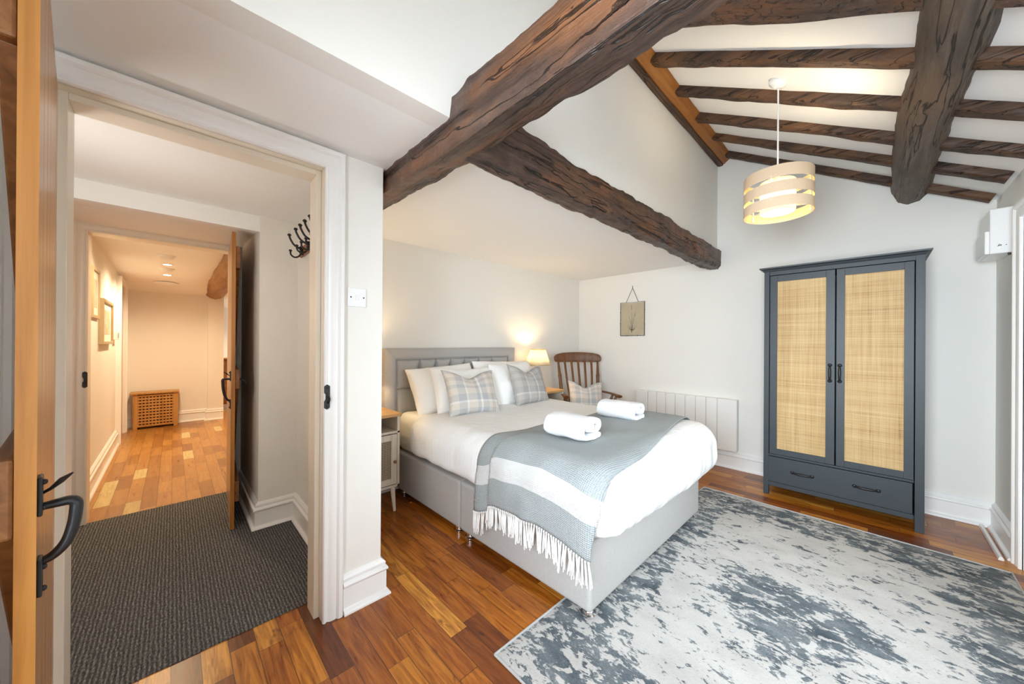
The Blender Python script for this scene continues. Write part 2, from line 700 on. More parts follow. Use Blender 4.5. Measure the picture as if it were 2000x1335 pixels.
def print_mat(name, a, b, c=None):
    t = NT(name, .7, .3)
    n = t.noise(t.coord(), 7, 4, .6)
    t.base(t.ramp(n, [(.35, a), (.6, b)] + ([(.72, c)] if c else [])))


print_mat('print_paper', (.52, .455, .33), (.46, .40, .28))
print_mat('art_pale', (.66, .60, .48), (.50, .45, .34), (.30, .30, .24))
t = NT('frame_gold', .45, .5)
t.base((.48, .37, .22))

# ------------------------------------------------------------------ camera
F = 683.95
YAW, PITCH, ROLL = 0.801637, 0.001068, 0.0064215
cy, sy = math.cos(YAW), math.sin(YAW)
fwd, right, up = Vector((-sy, cy, 0)), Vector((cy, sy, 0)), Vector((0, 0, 1))
f2 = fwd * math.cos(PITCH) + up * math.sin(PITCH)
u2 = up * math.cos(PITCH) - fwd * math.sin(PITCH)
r3 = right * math.cos(ROLL) + u2 * math.sin(ROLL)
u3 = u2 * math.cos(ROLL) - right * math.sin(ROLL)
cam = bpy.data.cameras.new('camera')
cam.sensor_width = 36
cam.lens = 36 * F / 2000
cam.clip_start = .02
co = bpy.data.objects.new('camera', cam)
COL.objects.link(co)
Mc = Matrix((r3, u3, -f2)).transposed().to_4x4()
Mc.translation = (0, 0, 1.3)
co.matrix_world = Mc
scene.camera = co

# ------------------------------------------------------------------ room shell
XB, XD, XH = -2.966, -1.77, -1.95      # bed wall, door wall (room side / hall side)
YF, XR, YN = 4.22, .607, -.52          # far wall, right wall, near wall
ZL = 2.195                             # low ceiling
XU = -1.18                             # upper wall face


def roofz(x):
    return 3.363 - .573 * (x + 1.184)


struct('floor', MB().prism([(XH, YN), (XR + .15, YN), (XR + .15, YF + .15), (XB - .15, YF + .15), (XB - .15, .66), (XH, .66)], -.1, 0, 'Z'),
       'floor_bedroom_wood', 'polished plank floor of the bedroom in mixed honey and red browns', 'floor')
struct('floor_carpet', MB().box(-3.86, XH, -.63, .78, -.1, .004), 'hall_carpet',
       'dark grey ribbed carpet of the lobby beyond the near doorway', 'carpet')
struct('floor_hall', MB().box(-9.7, -3.86, -.63, 2.1, -.1, 0), 'floor_hall_wood',
       'honey coloured block floor of the far hallway', 'floor')

# walls
struct('wall_bed', MB().box(XB - .13, XB, .72, YF + .15, 0, ZL + .1), 'wall_paint', 'cream wall behind the headboard', 'wall')
m = MB().prism([(XB - .13, 0), (XR + .15, 0), (XR + .15, roofz(XR + .15) + .03), (-1.10, roofz(-1.10) + .05), (-1.3, 3.5), (XB - .13, 3.5)], YF, YF + .13, 'Y')
struct('wall_far', m, 'wall_paint', 'tall gable wall behind the wardrobe and radiator', 'wall')
m = MB()
m.box(XH, XD, YN, -.285, 0, ZL + .06)
m.box(XH, XD, .515, .777, 0, ZL + .06)
m.box(XH, XD, -.285, .515, 2.115, ZL + .06)
m.box(XB - .9, XH, .66, .777, 0, ZL + .06)
struct('wall_doorway', m, 'wall_paint', 'white wall around the near doorway, with the light switch', 'wall')
m = MB()
# right wall with a window (behind the camera's right) and a door opening
wy0, wy1, wz0, wz1 = 1.30, 2.62, .35, 1.85
dy0, dy1 = 2.72, 3.545
zt = roofz(XR) + .02
for a, b, c, d in ((YN - .13, wy0, 0, zt), (wy0, wy1, 0, wz0), (wy0, wy1, wz1, zt), (wy1, dy0 - .006, 0, zt), (dy0 - .006, dy1 + .006, 2.055, zt), (dy1 + .006, YF + .13, 0, zt)):
    m.box(XR, XR + .13, a, b, c, d)
struct('wall_right', m, 'wall_paint', 'white wall at the right edge with a white door casing', 'wall')
m = MB()
nx0, nx1, nz0, nz1 = -.65, .45, .75, 2.15
for a, b, c, d in ((XH, nx0, 0, 3.5), (nx1, XR + .13, 0, 3.5), (nx0, nx1, 0, nz0), (nx0, nx1, nz1, 3.5)):
    m.box(a, b, YN - .13, YN, c, d)
struct('wall_near', m, 'wall_paint', 'wall just behind the open plank door and the camera, with an added window', 'wall')
struct('wall_upper', MB().box(XU - .1, XU, YN, YF + .02, ZL - .001, 3.5), 'wall_paint',
       'upper white wall standing over the edge of the low ceiling', 'wall')
# ceilings
m = MB().box(XB - .13, XU - .02, .777, YF + .05, ZL, ZL + .12)
m.box(XH, XU - .02, YN, .777, ZL, ZL + .12)
struct('ceiling_low', m, 'ceiling_paint', 'low flat ceiling over the bed and the doorway', 'ceiling')
m = MB().prism([(XU - .1, roofz(XU - .1)), (XR + .2, roofz(XR + .2)), (XR + .2, roofz(XR + .2) + .12), (XU - .1, roofz(XU - .1) + .12)], YN - .1, YF + .05, 'Y')
struct('ceiling', m, 'ceiling_paint', 'sloping white ceiling between the dark rafters', 'ceiling')

# lobby (carpeted) walls and ceiling
m = MB().box(-3.97, -2.968, .43, .72, 0, 2.3)
struct('wall_lobby', m, 'wall_paint', 'short wall and recess at the right of the carpeted lobby', 'wall')
m = MB().box(-8.0, XH - .001, -.63, -.51, 0, 2.35)
struct('wall_hall_left', m, 'wall_paint', 'long left wall running from the lobby down the hallway', 'wall')
m = MB()
m.box(-3.968, -3.852, -.515, -.44, 0, 2.3)
m.box(-3.968, -3.852, .355, .44, 0, 2.3)
m.box(-3.968, -3.852, -.44, .355, 2.07, 2.3)
struct('wall_lobby_end', m, 'wall_paint', 'wall around the second doorway at the end of the lobby', 'wall')
m = MB().prism([(XH, 2.165), (-2.97, 2.165), (-2.97, 2.057), (-3.3, 2.10), (-3.86, 2.115), (-3.86, 2.3), (XH, 2.3)], -.63, .67, 'Y')
struct('ceiling_lobby', m, 'ceiling_paint', 'lobby ceiling with a step down above the second doorway', 'ceiling')
# hallway
m = MB().box(-7.8, -7.67, -.63, .61, 0, 2.3)
m.box(-7.67, -7.56, .41, .61, 0, 2.3)
struct('wall_hall_end', m, 'wall_paint', 'warm lit wall at the end of the hallway behind the slatted cover', 'wall')
m = MB().box(-9.7, -3.97, 2.0, 2.1, 0, 2.35)
m.box(-9.7, -9.6, -.63, 2.0, 0, 2.35)
m.box(-3.97, -3.90, .43, 2.0, 0, 2.35)
struct('wall_hall_room', m, 'wall_paint', 'far walls of the room opening off the hallway', 'wall')
hc = [(-3.95, 2.21), (-5.3, 2.197), (-6.0, 2.178), (-6.6, 2.15), (-7.1, 2.10), (-7.67, 2.03), (-9.7, 2.0)]
struct('ceiling_hall', MB().prism(hc + [(-9.7, 2.35), (-3.95, 2.35)], -.63, 2.1, 'Y'), 'ceiling_paint',
       'hallway ceiling with spotlights', 'ceiling')


def hallz(x):
    for (xa, za), (xb, zb) in zip(hc, hc[1:]):
        if xb <= x <= xa:
            return lerp(za, zb, (xa - x) / (xa - xb))
    return 2.0


# skirting
SK = [(0, 0), (.040, 0), (.040, .008), (.034, .017), (.024, .022), (.022, .03), (.022, .122), (.028, .126), (.030, .134), (.026, .143),
      (.018, .147), (.017, .155), (.020, .160), (.018, .168), (.008, .176), (.003, .182), (0, .182)]


def skirt(name, path, label, prof=SK):
    struct(name, MB().sweep_plan(path, prof), 'trim_gloss', label, 'skirting board', smooth=50)


skirt('baseboard_doorway', [(-2.5, .777), (XD, .777), (XD, .588)], 'white moulded skirting board around the end of the doorway wall')
skirt('baseboard_far', [(XR, YF), (XB, YF)], 'white moulded skirting board along the far wall beside the wardrobe')
skirt('baseboard_bed', [(XB, YF), (XB, .777)], 'white skirting board below the headboard wall')
skirt('baseboard_right', [(XR, 3.635), (XR, YF)], 'white skirting board along the right wall next to the door casing')
skirt('baseboard_lobby', [(XH, .66), (-2.97, .66), (-2.97, .43), (-3.84, .43)], 'white skirting board stepping round the lobby corner')
skirt('baseboard_hall_left', [(-7.67, -.51), (-7.36, -.51)], 'short skirting board beside the hall radiator cover')
skirt('baseboard_hall', [(-6.52, -.51), (-3.97, -.51)], 'white skirting board down the left of the hallway')
skirt('baseboard_hall_end', [(-7.67, .61 - .01), (-7.67, -.51)][::1] if False else [(-7.56, .61), (-7.56, .41), (-7.67, .41), (-7.67, -.51)],
      'cream skirting board at the end of the hallway')

# casings
CS = [(0, 0), (0, .012), (.004, .018), (.012, .018), (.016, .012), (.020, .014), (.030, .020), (.046, .022), (.056, .020), (.060, .026),
      (.066, .031), (.080, .031), (.085, .026), (.085, 0)]
m = MB().frame('X', XD, 1, -.27, .50, 2.10, CS)
tr = struct('trim_1', m, 'trim_gloss', 'white moulded casing around the near doorway', 'door casing', smooth=30)
m = MB()
m.box(XH, XD + .004, .50, .516, 0, 2.116)
m.box(XH, XD + .004, -.286, -.27, 0, 2.116)
m.box(XH, XD + .004, -.27, .50, 2.10, 2.116)
obj('lining', m, 'trim_cream', tr, bevel=.002)
m = MB()
m.box(XH + .03, XD - .045, .478, .50, 0, 2.10)
m.box(XH + .03, XD - .045, -.27, -.248, 0, 2.10)
m.box(XH + .03, XD - .045, -.248, .478, 2.078, 2.10)
obj('door_stop', m, 'trim_cream', tr, bevel=.002)
m = MB().frame('X', -3.85, 1, -.43, .345, 2.06, [(o * .85, d) for o, d in CS])
tr = struct('trim_2', m, 'trim_cream', 'cream casing around the second doorway', 'door casing', smooth=30)
m = MB()
m.box(-3.97, -3.85, .345, .36, 0, 2.076)
m.box(-3.97, -3.85, -.445, -.43, 0, 2.076)
m.box(-3.97, -3.85, -.43, .345, 2.06, 2.076)
obj('lining', m, 'trim_cream', tr)
m = MB().frame('Y', -.51, 1, -7.27, -6.60, 2.03, [(o * .8, d * 1.6) for o, d in CS])
tr = struct('trim_3', m, 'trim_gloss', 'white casing of the doorway on the left of the hallway', 'door casing', smooth=30)
d3 = thing('door_3', 'closed wooden door in the left wall of the hallway', 'door', (-7.27, -.51, 0), kind='structure')
m = MB().box(-7.27, -6.60, -.512, -.503, 0.005, 2.03)
obj('panel', m, 'pine_face', d3)
m = MB().frame('X', XR, -1, dy0, dy1, 2.05, CS)
tr = struct('trim_4', m, 'trim_gloss', 'white door casing at the right edge of the picture', 'door casing', smooth=30)
m = MB()
m.box(XR - .004, XR + .13, dy1, dy1 + .012, 0, 2.06)
m.box(XR - .004, XR + .13, dy0 - .012, dy0, 0, 2.06)
obj('lining', m, 'trim_gloss', tr)
d4 = thing('door_4', 'white door inside the casing on the right wall', 'door', (XR + .06, dy0, 0), kind='structure')
obj('slab', MB().box(XR + .03, XR + .07, dy0, dy1, .006, 2.05), 'door_white', d4, bevel=.002)

# windows (beside the camera, and one added behind it for light): frames with glazing bars
t = NT('clear_glass', .02, .3)
tt = t.n('ShaderNodeBsdfTransparent')
t.l(tt.outputs[0], t.out.inputs[0])


def window(name, plane, c, a0, a1, z0, z1, label):
    w = thing(name, label, 'window', (c, a0, z0) if plane == 'X' else (a0, c, z0), kind='structure')
    m = MB()
    def bx(a, b, z, zz, d0=-.03, d1=.03):
        if plane == 'X':
            m.box(c + d0, c + d1, a, b, z, zz)
        else:
            m.box(a, b, c + d0, c + d1, z, zz)
    bx(a0, a0 + .05, z0, z1)
    bx(a1 - .05, a1, z0, z1)
    bx(a0, a1, z0, z0 + .05)
    bx(a0, a1, z1 - .05, z1)
    mid = (a0 + a1) / 2
    bx(mid - .025, mid + .025, z0, z1)
    obj('frame', m, 'trim_gloss', w, bevel=.003)
    return w


window('added_window', 'Y', YN - .08, nx0, nx1, nz0, nz1, 'white framed window added for light in the wall behind the camera')
window('window_1', 'X', XR + .08, wy0, wy1, wz0, wz1, 'white framed window in the right wall beside the camera')


# ------------------------------------------------------------------ timbers
def beam(name, label, mat, axis, a0, a1, sec, seed, amp=.012, n=60, group=None, wav=None, cat='beam', taper=None, fine=.4):
    """sec: list of (p,q) with p the horizontal cross axis, q = z; swept along axis with hewn irregularity"""
    # densify section
    pts = []
    k = len(sec)
    for i in range(k):
        a, b = Vector(sec[i]), Vector(sec[(i + 1) % k])
        sub = 5
        for j in range(sub):
            pts.append(a.lerp(b, j / sub))
    cen = sum(pts, Vector((0, 0))) / len(pts)
    rows = []
    for i in range(n + 1):
        t = i / n
        a = lerp(a0, a1, t)
        row = []
        for p in pts:
            q = (p - cen)
            s = 1.0
            if taper:
                s = taper(t)
            # soften corners
            d = amp * (noise.noise(Vector((a * 2.2 + seed, p.x * 6, p.y * 6))) + fine * noise.noise(Vector((a * 9 + seed, p.x * 16, p.y * 16)))
                       + fine * .5 * noise.noise(Vector((a * 24 + seed, p.x * 40, p.y * 40))))
            qq = cen + q * s + q.normalized() * d
            if wav:
                o = wav(a)
                qq = qq + Vector(o)
            row.append((a, qq.x, qq.y) if axis == 'X' else (qq.x, a, qq.y))
        rows.append(row)
    m = MB()
    V = m.grid(rows, closed_v=True)
    m.cap(V[0])
    m.cap(V[-1][::-1])
    o = obj(name, m, mat, None, smooth=50, bevel=0)
    return tag(o, label, cat, group, 'thing')


# main cross beam
beam('ceiling_beam', 'massive dark oak beam running from the doorway wall up across the room', 'old_oak_X', 'X', -2.96, XR + .05,
     [(.795, 2.295), (.79, 2.075), (.945, 2.115), (1.0, 2.30)], 3.1, .012, 220, fine=.9,
     wav=lambda a: (0, .012 * math.sin(a * 2.3 + 1)))
# second beam along the edge of the low ceiling
beam('ceiling_beam', 'long dark beam under the edge of the low ceiling, ending above the picture', 'old_oak_Y', 'Y', .90, YF + .02,
     [(-1.145, 2.295), (-1.15, 2.135), (-1.175, 2.10), (-1.255, 2.095), (-1.30, 2.13), (-1.30, 2.295)], 8.7, .012, 200, fine=.9,
     wav=lambda a: (.010 * math.sin(a * 2.1), .010 * math.sin(a * 2.9 + .5)))
# wall plate at the top of the upper wall
beam('ceiling_beam', 'orange brown board sloping along the top of the upper white wall', 'orange_oak', 'Y', YN, YF + .02,
     [(-1.135, 3.36), (-1.14, 3.225), (-1.12, 3.215), (-1.045, 3.275), (-1.05, 3.33)], 5.5, .006, 70)
beam('ceiling_beam', 'dark underside of the orange board along the upper white wall, put in as a separate timber', 'rafter_oak_Y', 'Y', YN, YF + .02,
     [(-1.20, 3.34), (-1.20, 3.225), (-1.165, 3.205), (-1.13, 3.205), (-1.125, 3.30)], 9.5, .006, 70)  # dark underside of the orange board, put in as its own timber
# big purlin
PZ = roofz(.11)
beam('ceiling_beam', 'thick grey brown round-edged timber hanging below the sloping ceiling at right', 'purlin_oak', 'Y', 1.1, YF + .02,
     [(.095, 2.68), (.09, 2.54), (.125, 2.455), (.18, 2.425), (.245, 2.435), (.295, 2.50), (.325, 2.60), (.33, 2.68)], 2.2, .016, 80,
     wav=lambda a: (.010 * math.sin(a * 3.1) + .03 * smoothstep(2.8, 2.0, a), .008 * math.sin(a * 2.3 + 2)))


# rafters : run down the slope, section across Y and normal to slope
def rafter(y, w, h, label, seed, xa=-1.08, xb=XR - .02, mat='rafter_oak_X', group='small rafters on the sloping ceiling'):
    sec = [(-w / 2, .03), (-w / 2, -h * .75), (-w / 2 + .012, -h), (w / 2 - .012, -h), (w / 2, -h * .75), (w / 2, .03)]
    pts = []
    for i in range(len(sec)):
        a, b = Vector(sec[i]), Vector(sec[(i + 1) % len(sec)])
        for j in range(4):
            pts.append(a.lerp(b, j / 4))
    rows = []
    n = 64
    nrm = Vector((.573, 0, 1)).normalized()
    for i in range(n + 1):
        x = lerp(xa, xb, i / n)
        oy = .018 * noise.noise(Vector((x * 1.4, seed, 0)))
        ow = 1 + .16 * noise.noise(Vector((x * 2.2, seed + 7, 0)))
        base = Vector((x, y + oy, roofz(x)))
        row = []
        for p in pts:
            d = .006 * noise.noise(Vector((x * 9, p.x * 30 + seed, p.y * 30)))
            row.append(base + Vector((0, p.x * ow + d, 0)) + nrm * (p.y * (1 if p.y > 0 else ow) - abs(d)))
        rows.append(row)
    m = MB()
    V = m.grid(rows, closed_v=True)
    m.cap(V[0])
    m.cap(V[-1][::-1])
    o = obj('ceiling_rafter', m, mat, None, smooth=50)
    return tag(o, label, 'rafter', group, 'thing')


rafter(1.865, .27, .07, 'broad grey brown rafter along the top edge of the picture, nearest the camera', 1.0, mat='old_oak_X')
rafter(2.39, .085, .05, 'second rafter from the top of the slope, just below the broad one', 2.4)
rafter(2.825, .08, .05, 'rafter running behind the pendant lamp ceiling rose', 3.9)
rafter(3.27, .08, .05, 'rafter midway down the picture of the slope, third from the far wall', 5.3)
rafter(3.685, .08, .05, 'rafter next to the one against the far wall', 6.6)
rafter(4.125, .08, .05, 'rafter lying against the far wall above the wardrobe', 8.8)
# hallway log
beam('ceiling_beam', 'rough honey coloured log under the hallway ceiling seen past the open door', 'log_pine', 'X', -7.58, -4.15,
     [(.5 + .13 * math.cos(a), 2.10 + .125 * math.sin(a)) for a in (2 * PI * k / 12 for k in range(12))], 4.4, .02, 50,
     wav=lambda a: (0, (a + 7.6) * .03))


# ------------------------------------------------------------------ ledged pine doors
def suffolk(parent, x, z0, z1, s, zt, zb):
    """thumb latch with bow handle; s=+1 on +y face at y=0, -1 the other side. z0..z1 grip"""
    L = thing  # noqa
    p = MB()
    # upper plate
    p.box(x - .016, x + .016, min(0, s * .006), max(0, s * .006), zt - .068, zt)
    p.box(x - .014, x + .014, min(0, s * .006), max(0, s * .006), zb, zb + .066)
    for zz in (zt - .01, zt - .055, zb + .012, zb + .05):
        p.sphere((x + .006, s * .007, zz), .005, 8, 5)
    up_ = obj('latch_plate', p, 'black_iron', parent, local=True, bevel=.002)
    g = MB()
    path = catmull([(x, s * .004, z1), (x, s * .022, z1 + .001), (x, s * .036, z1 + .001), (x, s * .0425, z1 - .005), (x, s * .043, z1 - .016), (x, s * .040, lerp(z0, z1, .55)),
                    (x, s * .032, lerp(z0, z1, .25)), (x, s * .018, z0 + .006), (x, s * .004, z0)], 6)
    g.tube(path, [.0075 + .003 * math.sin(PI * i / (len(path) - 1)) for i in range(len(path))], 10, flat=(1.25, .85))
    obj('handle', g, 'black_iron', parent, local=True, smooth=60)
    h = MB()
    path = [(x, s * .004, zt - .032), (x, s * .014, zt - .026), (x, s * .026, zt - .014), (x, s * .039, zt - .004)]
    h.tube(path, [.005, .006, .010, .003], 10, flat=(1.2, .45))
    obj('thumb_lever', h, 'black_iron', parent, local=True, smooth=60)


def ledged_door(name, label, loc, rotz, W, H, face_y, s, zt, zb):
    """planks between y=-.022..0 (s=+1 handle on +y, ledges on -y) ; s=-1 mirrored"""
    d = thing(name, label, 'door', loc, rotz, kind='structure')
    m = MB()
    n = 6
    for i in range(n):
        a = .012 + (W - .012) * i / n
        b = .012 + (W - .012) * (i + 1) / n
        m.box(a + .0006, b - .0006, min(-s * .022, 0), max(-s * .022, 0), .008, H)
    obj('plank_panel', m, 'pine_face', d, local=True, bevel=.003, seg=1)
    m = MB()
    m.box(W + .0002, W + .0022, min(-s * .0222, s * .0004), max(-s * .0222, s * .0004), .008, H)
    obj('edge_strip', m, 'pine_edge', d, local=True)
    for z in ((.19, .33), (.965, 1.10), (1.80, 1.95)):
        m = MB().box(.02, W - .002, min(-s * .048, -s * .022), max(-s * .048, -s * .022), z[0], z[1])
        obj('ledge', m, 'pine_dark', d, local=True, bevel=.006)
    for za, zb_ in ((.33, .965), (1.10, 1.80)):
        m = MB()
        xa, xb = .06, W - .20
        w = .115
        pts = [(xa, za), (xa + w, za), (xb + w, zb_), (xb, zb_)]
        if s > 0:
            pts = [(W - x, z) for x, z in ((W - xb - w - .0, zb_), (W - xb, zb_), (W - xa - w + w, za), (W - xa - w, za))]
            pts = [(xa, za), (xa + w, za), (xb + w + .06, zb_), (xb + .06, zb_)]
        y0, y1 = sorted((-s * .046, -s * .022))
        m.prism(pts, y0, y1, 'Y')
        obj('brace', m, 'pine_dark', d, local=True, bevel=.003)
    suffolk(d, W - .032, zb + .058, zt - .055, s, zt, zb)
    return d


H0, P0 = Vector((-1.77, -.262)), Vector((-.995, -.1665))
v = P0 - H0
d1 = ledged_door('door_1', 'varnished pine plank door standing open at the left edge, nearest the camera', (H0.x, H0.y, 0), math.atan2(v.y, v.x), v.length, 2.085, 0, 1, 1.058, .848)
H1, P1 = Vector((-3.85, .335)), Vector((-3.052, .286))
v = P1 - H1
d2 = ledged_door('door_2', 'pine plank door standing open in the second doorway', (H1.x, H1.y, 0), math.atan2(v.y, v.x), v.length, 2.045, 0, -1, 1.09, .83)
# inner latch on the second door
m = MB()
W2 = v.length
m.box(W2 - .05, W2 - .02, .022, .030, .98, 1.10)
m.box(W2 - .06, W2 - .006, .03, .040, 1.035, 1.055)
m.tube(catmull([(W2 - .035, .03, 1.03), (W2 - .035, .055, 1.028), (W2 - .035, .075, 1.015), (W2 - .035, .085, .995)], 4), [.007] * 12 + [.006], 8)
obj('inner_latch', m, 'black_iron', d2, local=True, bevel=.001)


# keepers on the jambs
def keeper(loc, label, along):
    k = thing('latch_keeper', label, 'latch keeper', loc)
    m = MB()
    m.prism([(-.012, -.05), (0, -.058), (.012, -.05), (.012, .05), (0, .058), (-.012, .05), (-.012, .02), (-.006, .012), (-.006, -.01), (-.012, -.02)], -.006, 0, 'Y')
    obj('plate', m, 'black_iron', k, local=True, bevel=.0015)
    m = MB()
    m.tube(catmull([(-.004, -.006, .018), (-.004, -.02, .016), (.004, -.024, 0), (.006, -.018, -.018), (.004, -.006, -.03)], 4), .0035, 8)
    m.sphere((0, -.007, .042), .004, 8, 5)
    m.sphere((0, -.007, -.045), .004, 8, 5)
    obj('catch', m, 'black_iron', k, local=True, smooth=60)
    return k


keeper((XD + .016, .511, 1.043), 'black iron latch keeper on the right jamb of the near doorway', 0).rotation_euler = (0, 0, PI / 2)
k2 = keeper((-3.85 + .016, -.441, 1.02), 'black iron latch keeper on the left jamb of the second doorway', 0)
k2.rotation_euler = (0, 0, PI / 2)

# ------------------------------------------------------------------ bed
BX0, BX1, BY0, BY1 = -2.88, -.905, 1.386, 2.835
bed = thing('divan_bed', 'grey fabric divan bed with a button-tufted headboard and chrome castors', 'bed', (-1.9, 2.11, 0))


def rbox(x0, x1, y0, y1, z0, z1, r=.02, seg=3):
    return MB().box(x0, x1, y0, y1, z0, z1)


obj('base', rbox(BX0, -1.932, BY0, BY1, .045, .368), 'bed_fabric', bed, bevel=.018, seg=3)
obj('base', rbox(-1.924, BX1, BY0, BY1, .045, .368), 'bed_fabric', bed, bevel=.018, seg=3)
CAST = [(-2.80, BY0 + .05), (-1.99, BY0 + .045), (-1.865, BY0 + .045), (BX1 - .035, BY0 + .04), (-2.80, BY1 - .05), (-1.99, BY1 - .05), (-1.865, BY1 - .05), (BX1 - .05, BY1 - .05)]
for i, (x, y) in enumerate(CAST):
    z0 = .0122 if x > -1.085 else 0
    m = MB()
    m.lathe([(.001, z0), (.030, z0), (.036, z0 + .004), (.036, z0 + .009), (.026, z0 + .014), (.024, z0 + .02), (.030, .044), (.030, .05), (.001, .05)], (x, y, 0), 24)
    obj('castor', m, 'chrome', bed, smooth=40)
# headboard frame
m = MB()
hy0, hy1, hz1 = 1.30, 2.85, 1.24
prof = [(0, 0), (0, .058), (.02, .078), (.05, .085), (.08, .079), (.098, .062), (.1, .05), (.1, 0)]
rows = [[(XB + .004 + d, hy0 + o, .05) for o, d in prof], [(XB + .004 + d, hy0 + o, hz1 - o) for o, d in prof],
        [(XB + .004 + d, hy1 - o, hz1 - o) for o, d in prof], [(XB + .004 + d, hy1 - o, .05) for o, d in prof]]
V = m.grid(rows, closed_v=True)
m.cap(V[0])
m.cap(V[-1][::-1])
hb = obj('headboard', m, 'bed_fabric', bed, smooth=40)
# piped mitre seams
m = MB()
for y, sgn in ((hy0, 1), (hy1, -1)):
    m.tube([(XB + .004 + d + .001, y + sgn * o, hz1 - o) for o, d in prof[1:6]], .0022, 6)
    m.tube([(XB + .068, y + sgn * .099, .06), (XB + .068, y + sgn * .099, hz1 - .099)], .003, 6)
m.tube([(XB + .068, hy0 + .099, hz1 - .099), (XB + .068, hy1 - .099, hz1 - .099)], .003, 6)
obj('piping', m, 'bed_fabric', hb, smooth=60)
# tufted panel
ys = [1.40, 1.637, 1.807, 1.975, 2.145, 2.33, 2.512, 2.752]
zs = [1.142, .882, .62, .36]
ny, nzz = 260, 150
rows = []
for i in range(nzz + 1):
    z = lerp(zs[-1], zs[0], i / nzz)
    row = []
    for j in range(ny + 1):
        y = lerp(ys[0], ys[-1], j / ny)
        a = max(k for k in range(len(ys) - 1) if ys[k] <= y + 1e-9)
        fy = (y - ys[a]) / (ys[a + 1] - ys[a])
        b = max(k for k in range(len(zs) - 1) if zs[k] >= z - 1e-9)
        fz = (zs[b] - z) / (zs[b] - zs[b + 1])
        by = max(0, 1 - (2 * fy - 1) ** 6) ** .5
        bz = max(0, 1 - (2 * fz - 1) ** 4) ** .5
        tuft = 0
        for yy in ys[1:-1]:
            for zz in (1.05, .882, .62):
                dd = ((y - yy) / .035) ** 2 + ((z - zz) / .045) ** 2
                tuft += math.exp(-dd) * .024
        row.append((XB + .028 + .046 * min(by, .35 + .65 * bz) - tuft, y, z))
    rows.append(row)
m = MB()
m.grid(rows)
obj('tufted_panel', m, 'bed_fabric', hb, smooth=40)

# mattress
mat_o = thing('mattress', 'deep mattress in a cream fitted sheet on the grey divan, seen at its head end', 'mattress', (-1.9, 2.11, .37))


def rounded_box(x0, x1, y0, y1, z0, z1, r, step=.03, disp=None):
    """dense rounded box"""
    m = MB()
    bm = m.bm
    nx, ny_, nz_ = [max(2, int(round((b - a) / step))) for a, b in ((x0, x1), (y0, y1), (z0, z1))]
    cache = {}

    def vert(i, j, k):
        key = (i, j, k)
        if key in cache:
            return cache[key]
        p = Vector((lerp(x0, x1, i / nx), lerp(y0, y1, j / ny_), lerp(z0, z1, k / nz_)))
        rr = r
        c = Vector((min(max(p.x, x0 + rr), x1 - rr), min(max(p.y, y0 + rr), y1 - rr), min(max(p.z, z0 + rr), z1 - rr)))
        d = p - c
        n_ = d.normalized() if d.length > 1e-9 else Vector((0, 0, 1))
        q = c + n_ * rr
        if disp:
            q = disp(q, n_)
        cache[key] = bm.verts.new(q)
        return cache[key]
    for i in range(nx):
        for j in range(ny_):
            for k in (0, nz_):
                bm.faces.new([vert(i, j, k), vert(i + 1, j, k), vert(i + 1, j + 1, k), vert(i, j + 1, k)])
    for i in range(nx):
        for k in range(nz_):
            for j in (0, ny_):
                bm.faces.new([vert(i, j, k), vert(i + 1, j, k), vert(i + 1, j, k + 1), vert(i, j, k + 1)])
    for j in range(ny_):
        for k in range(nz_):
            for i in (0, nx):
                bm.faces.new([vert(i, j, k), vert(i, j + 1, k), vert(i, j + 1, k + 1), vert(i, j, k + 1)])
    return m


def mdisp(p, n_):
    return p + n_ * (.006 * noise.noise(Vector((p.x * 6, p.y * 6, p.z * 12))) + .004 * noise.noise(Vector((p.x * 18, p.y * 6, p.z * 25))))


obj('body', rounded_box(BX0 + .005, -1.0, 1.398, 2.825, .371, .692, .07, .04, mdisp), 'sheet_cream', mat_o, smooth=60)

# duvet
DX0, DX1, DY0, DY1, DZ0, DZ1, DR = -2.60, -.785, 1.325, 2.955, .335, .718, .15


def ddisp(p, n_):
    side = 1 - abs(n_.z)
    a = .012 * noise.noise(Vector((p.x * 3.2, p.y * 3.2, p.z * 3)))
    b = .007 * noise.noise(Vector((p.x * 9, p.y * 9, p.z * 2.2))) * (.4 + side)
    foot = smoothstep(-1.1, -.8, p.x)
    cr = .012 * foot * side * noise.noise(Vector((p.y * 22, p.z * 2.5, 3))) * smoothstep(.66, .40, p.z)
    # soft folds fanning down the sides and the foot
    yy_ = p.y - 2.0
    fo = .011 * foot * side * math.sin(p.y * 38 + 5 * noise.noise(Vector((p.y * 3, p.z * 2, 9)))) * smoothstep(.70, .45, p.z) * (.4 + .6 * abs(noise.noise(Vector((p.y * 2.3, 4, 1)))) * 2)
    sf = .010 * (1 - foot) * abs(n_.y) * math.sin(p.x * 24 + p.z * 9 + 4 * noise.noise(Vector((p.x * 3, p.z * 2, 5)))) * max(0, noise.noise(Vector((p.x * 2.1, 7, 2))) + .25)
    q = p + n_ * (a + b + cr + fo + sf)
    # hem lifts and tucks
    if p.z < DZ0 + .13:
        w = smoothstep(DZ0 + .13, DZ0, p.z)
        q.z += w * (.055 * smoothstep(-1.0, -1.9, p.x) + .03 * noise.noise(Vector((p.x * 3.0, p.y * 3.0, 1.7))))
        lift = .05 * smoothstep(-1.05, -.85, p.x) * smoothstep(1.75, 1.35, p.y)
        q.z += w * lift
    return q


duv = thing('duvet', 'white striped duvet spread over the bed and hanging over its foot', 'duvet', (-1.7, 2.14, .72))
obj('cover', rounded_box(DX0, DX1, DY0, DY1, DZ0, DZ1, DR, .022, ddisp), 'duvet_white', duv, smooth=75)


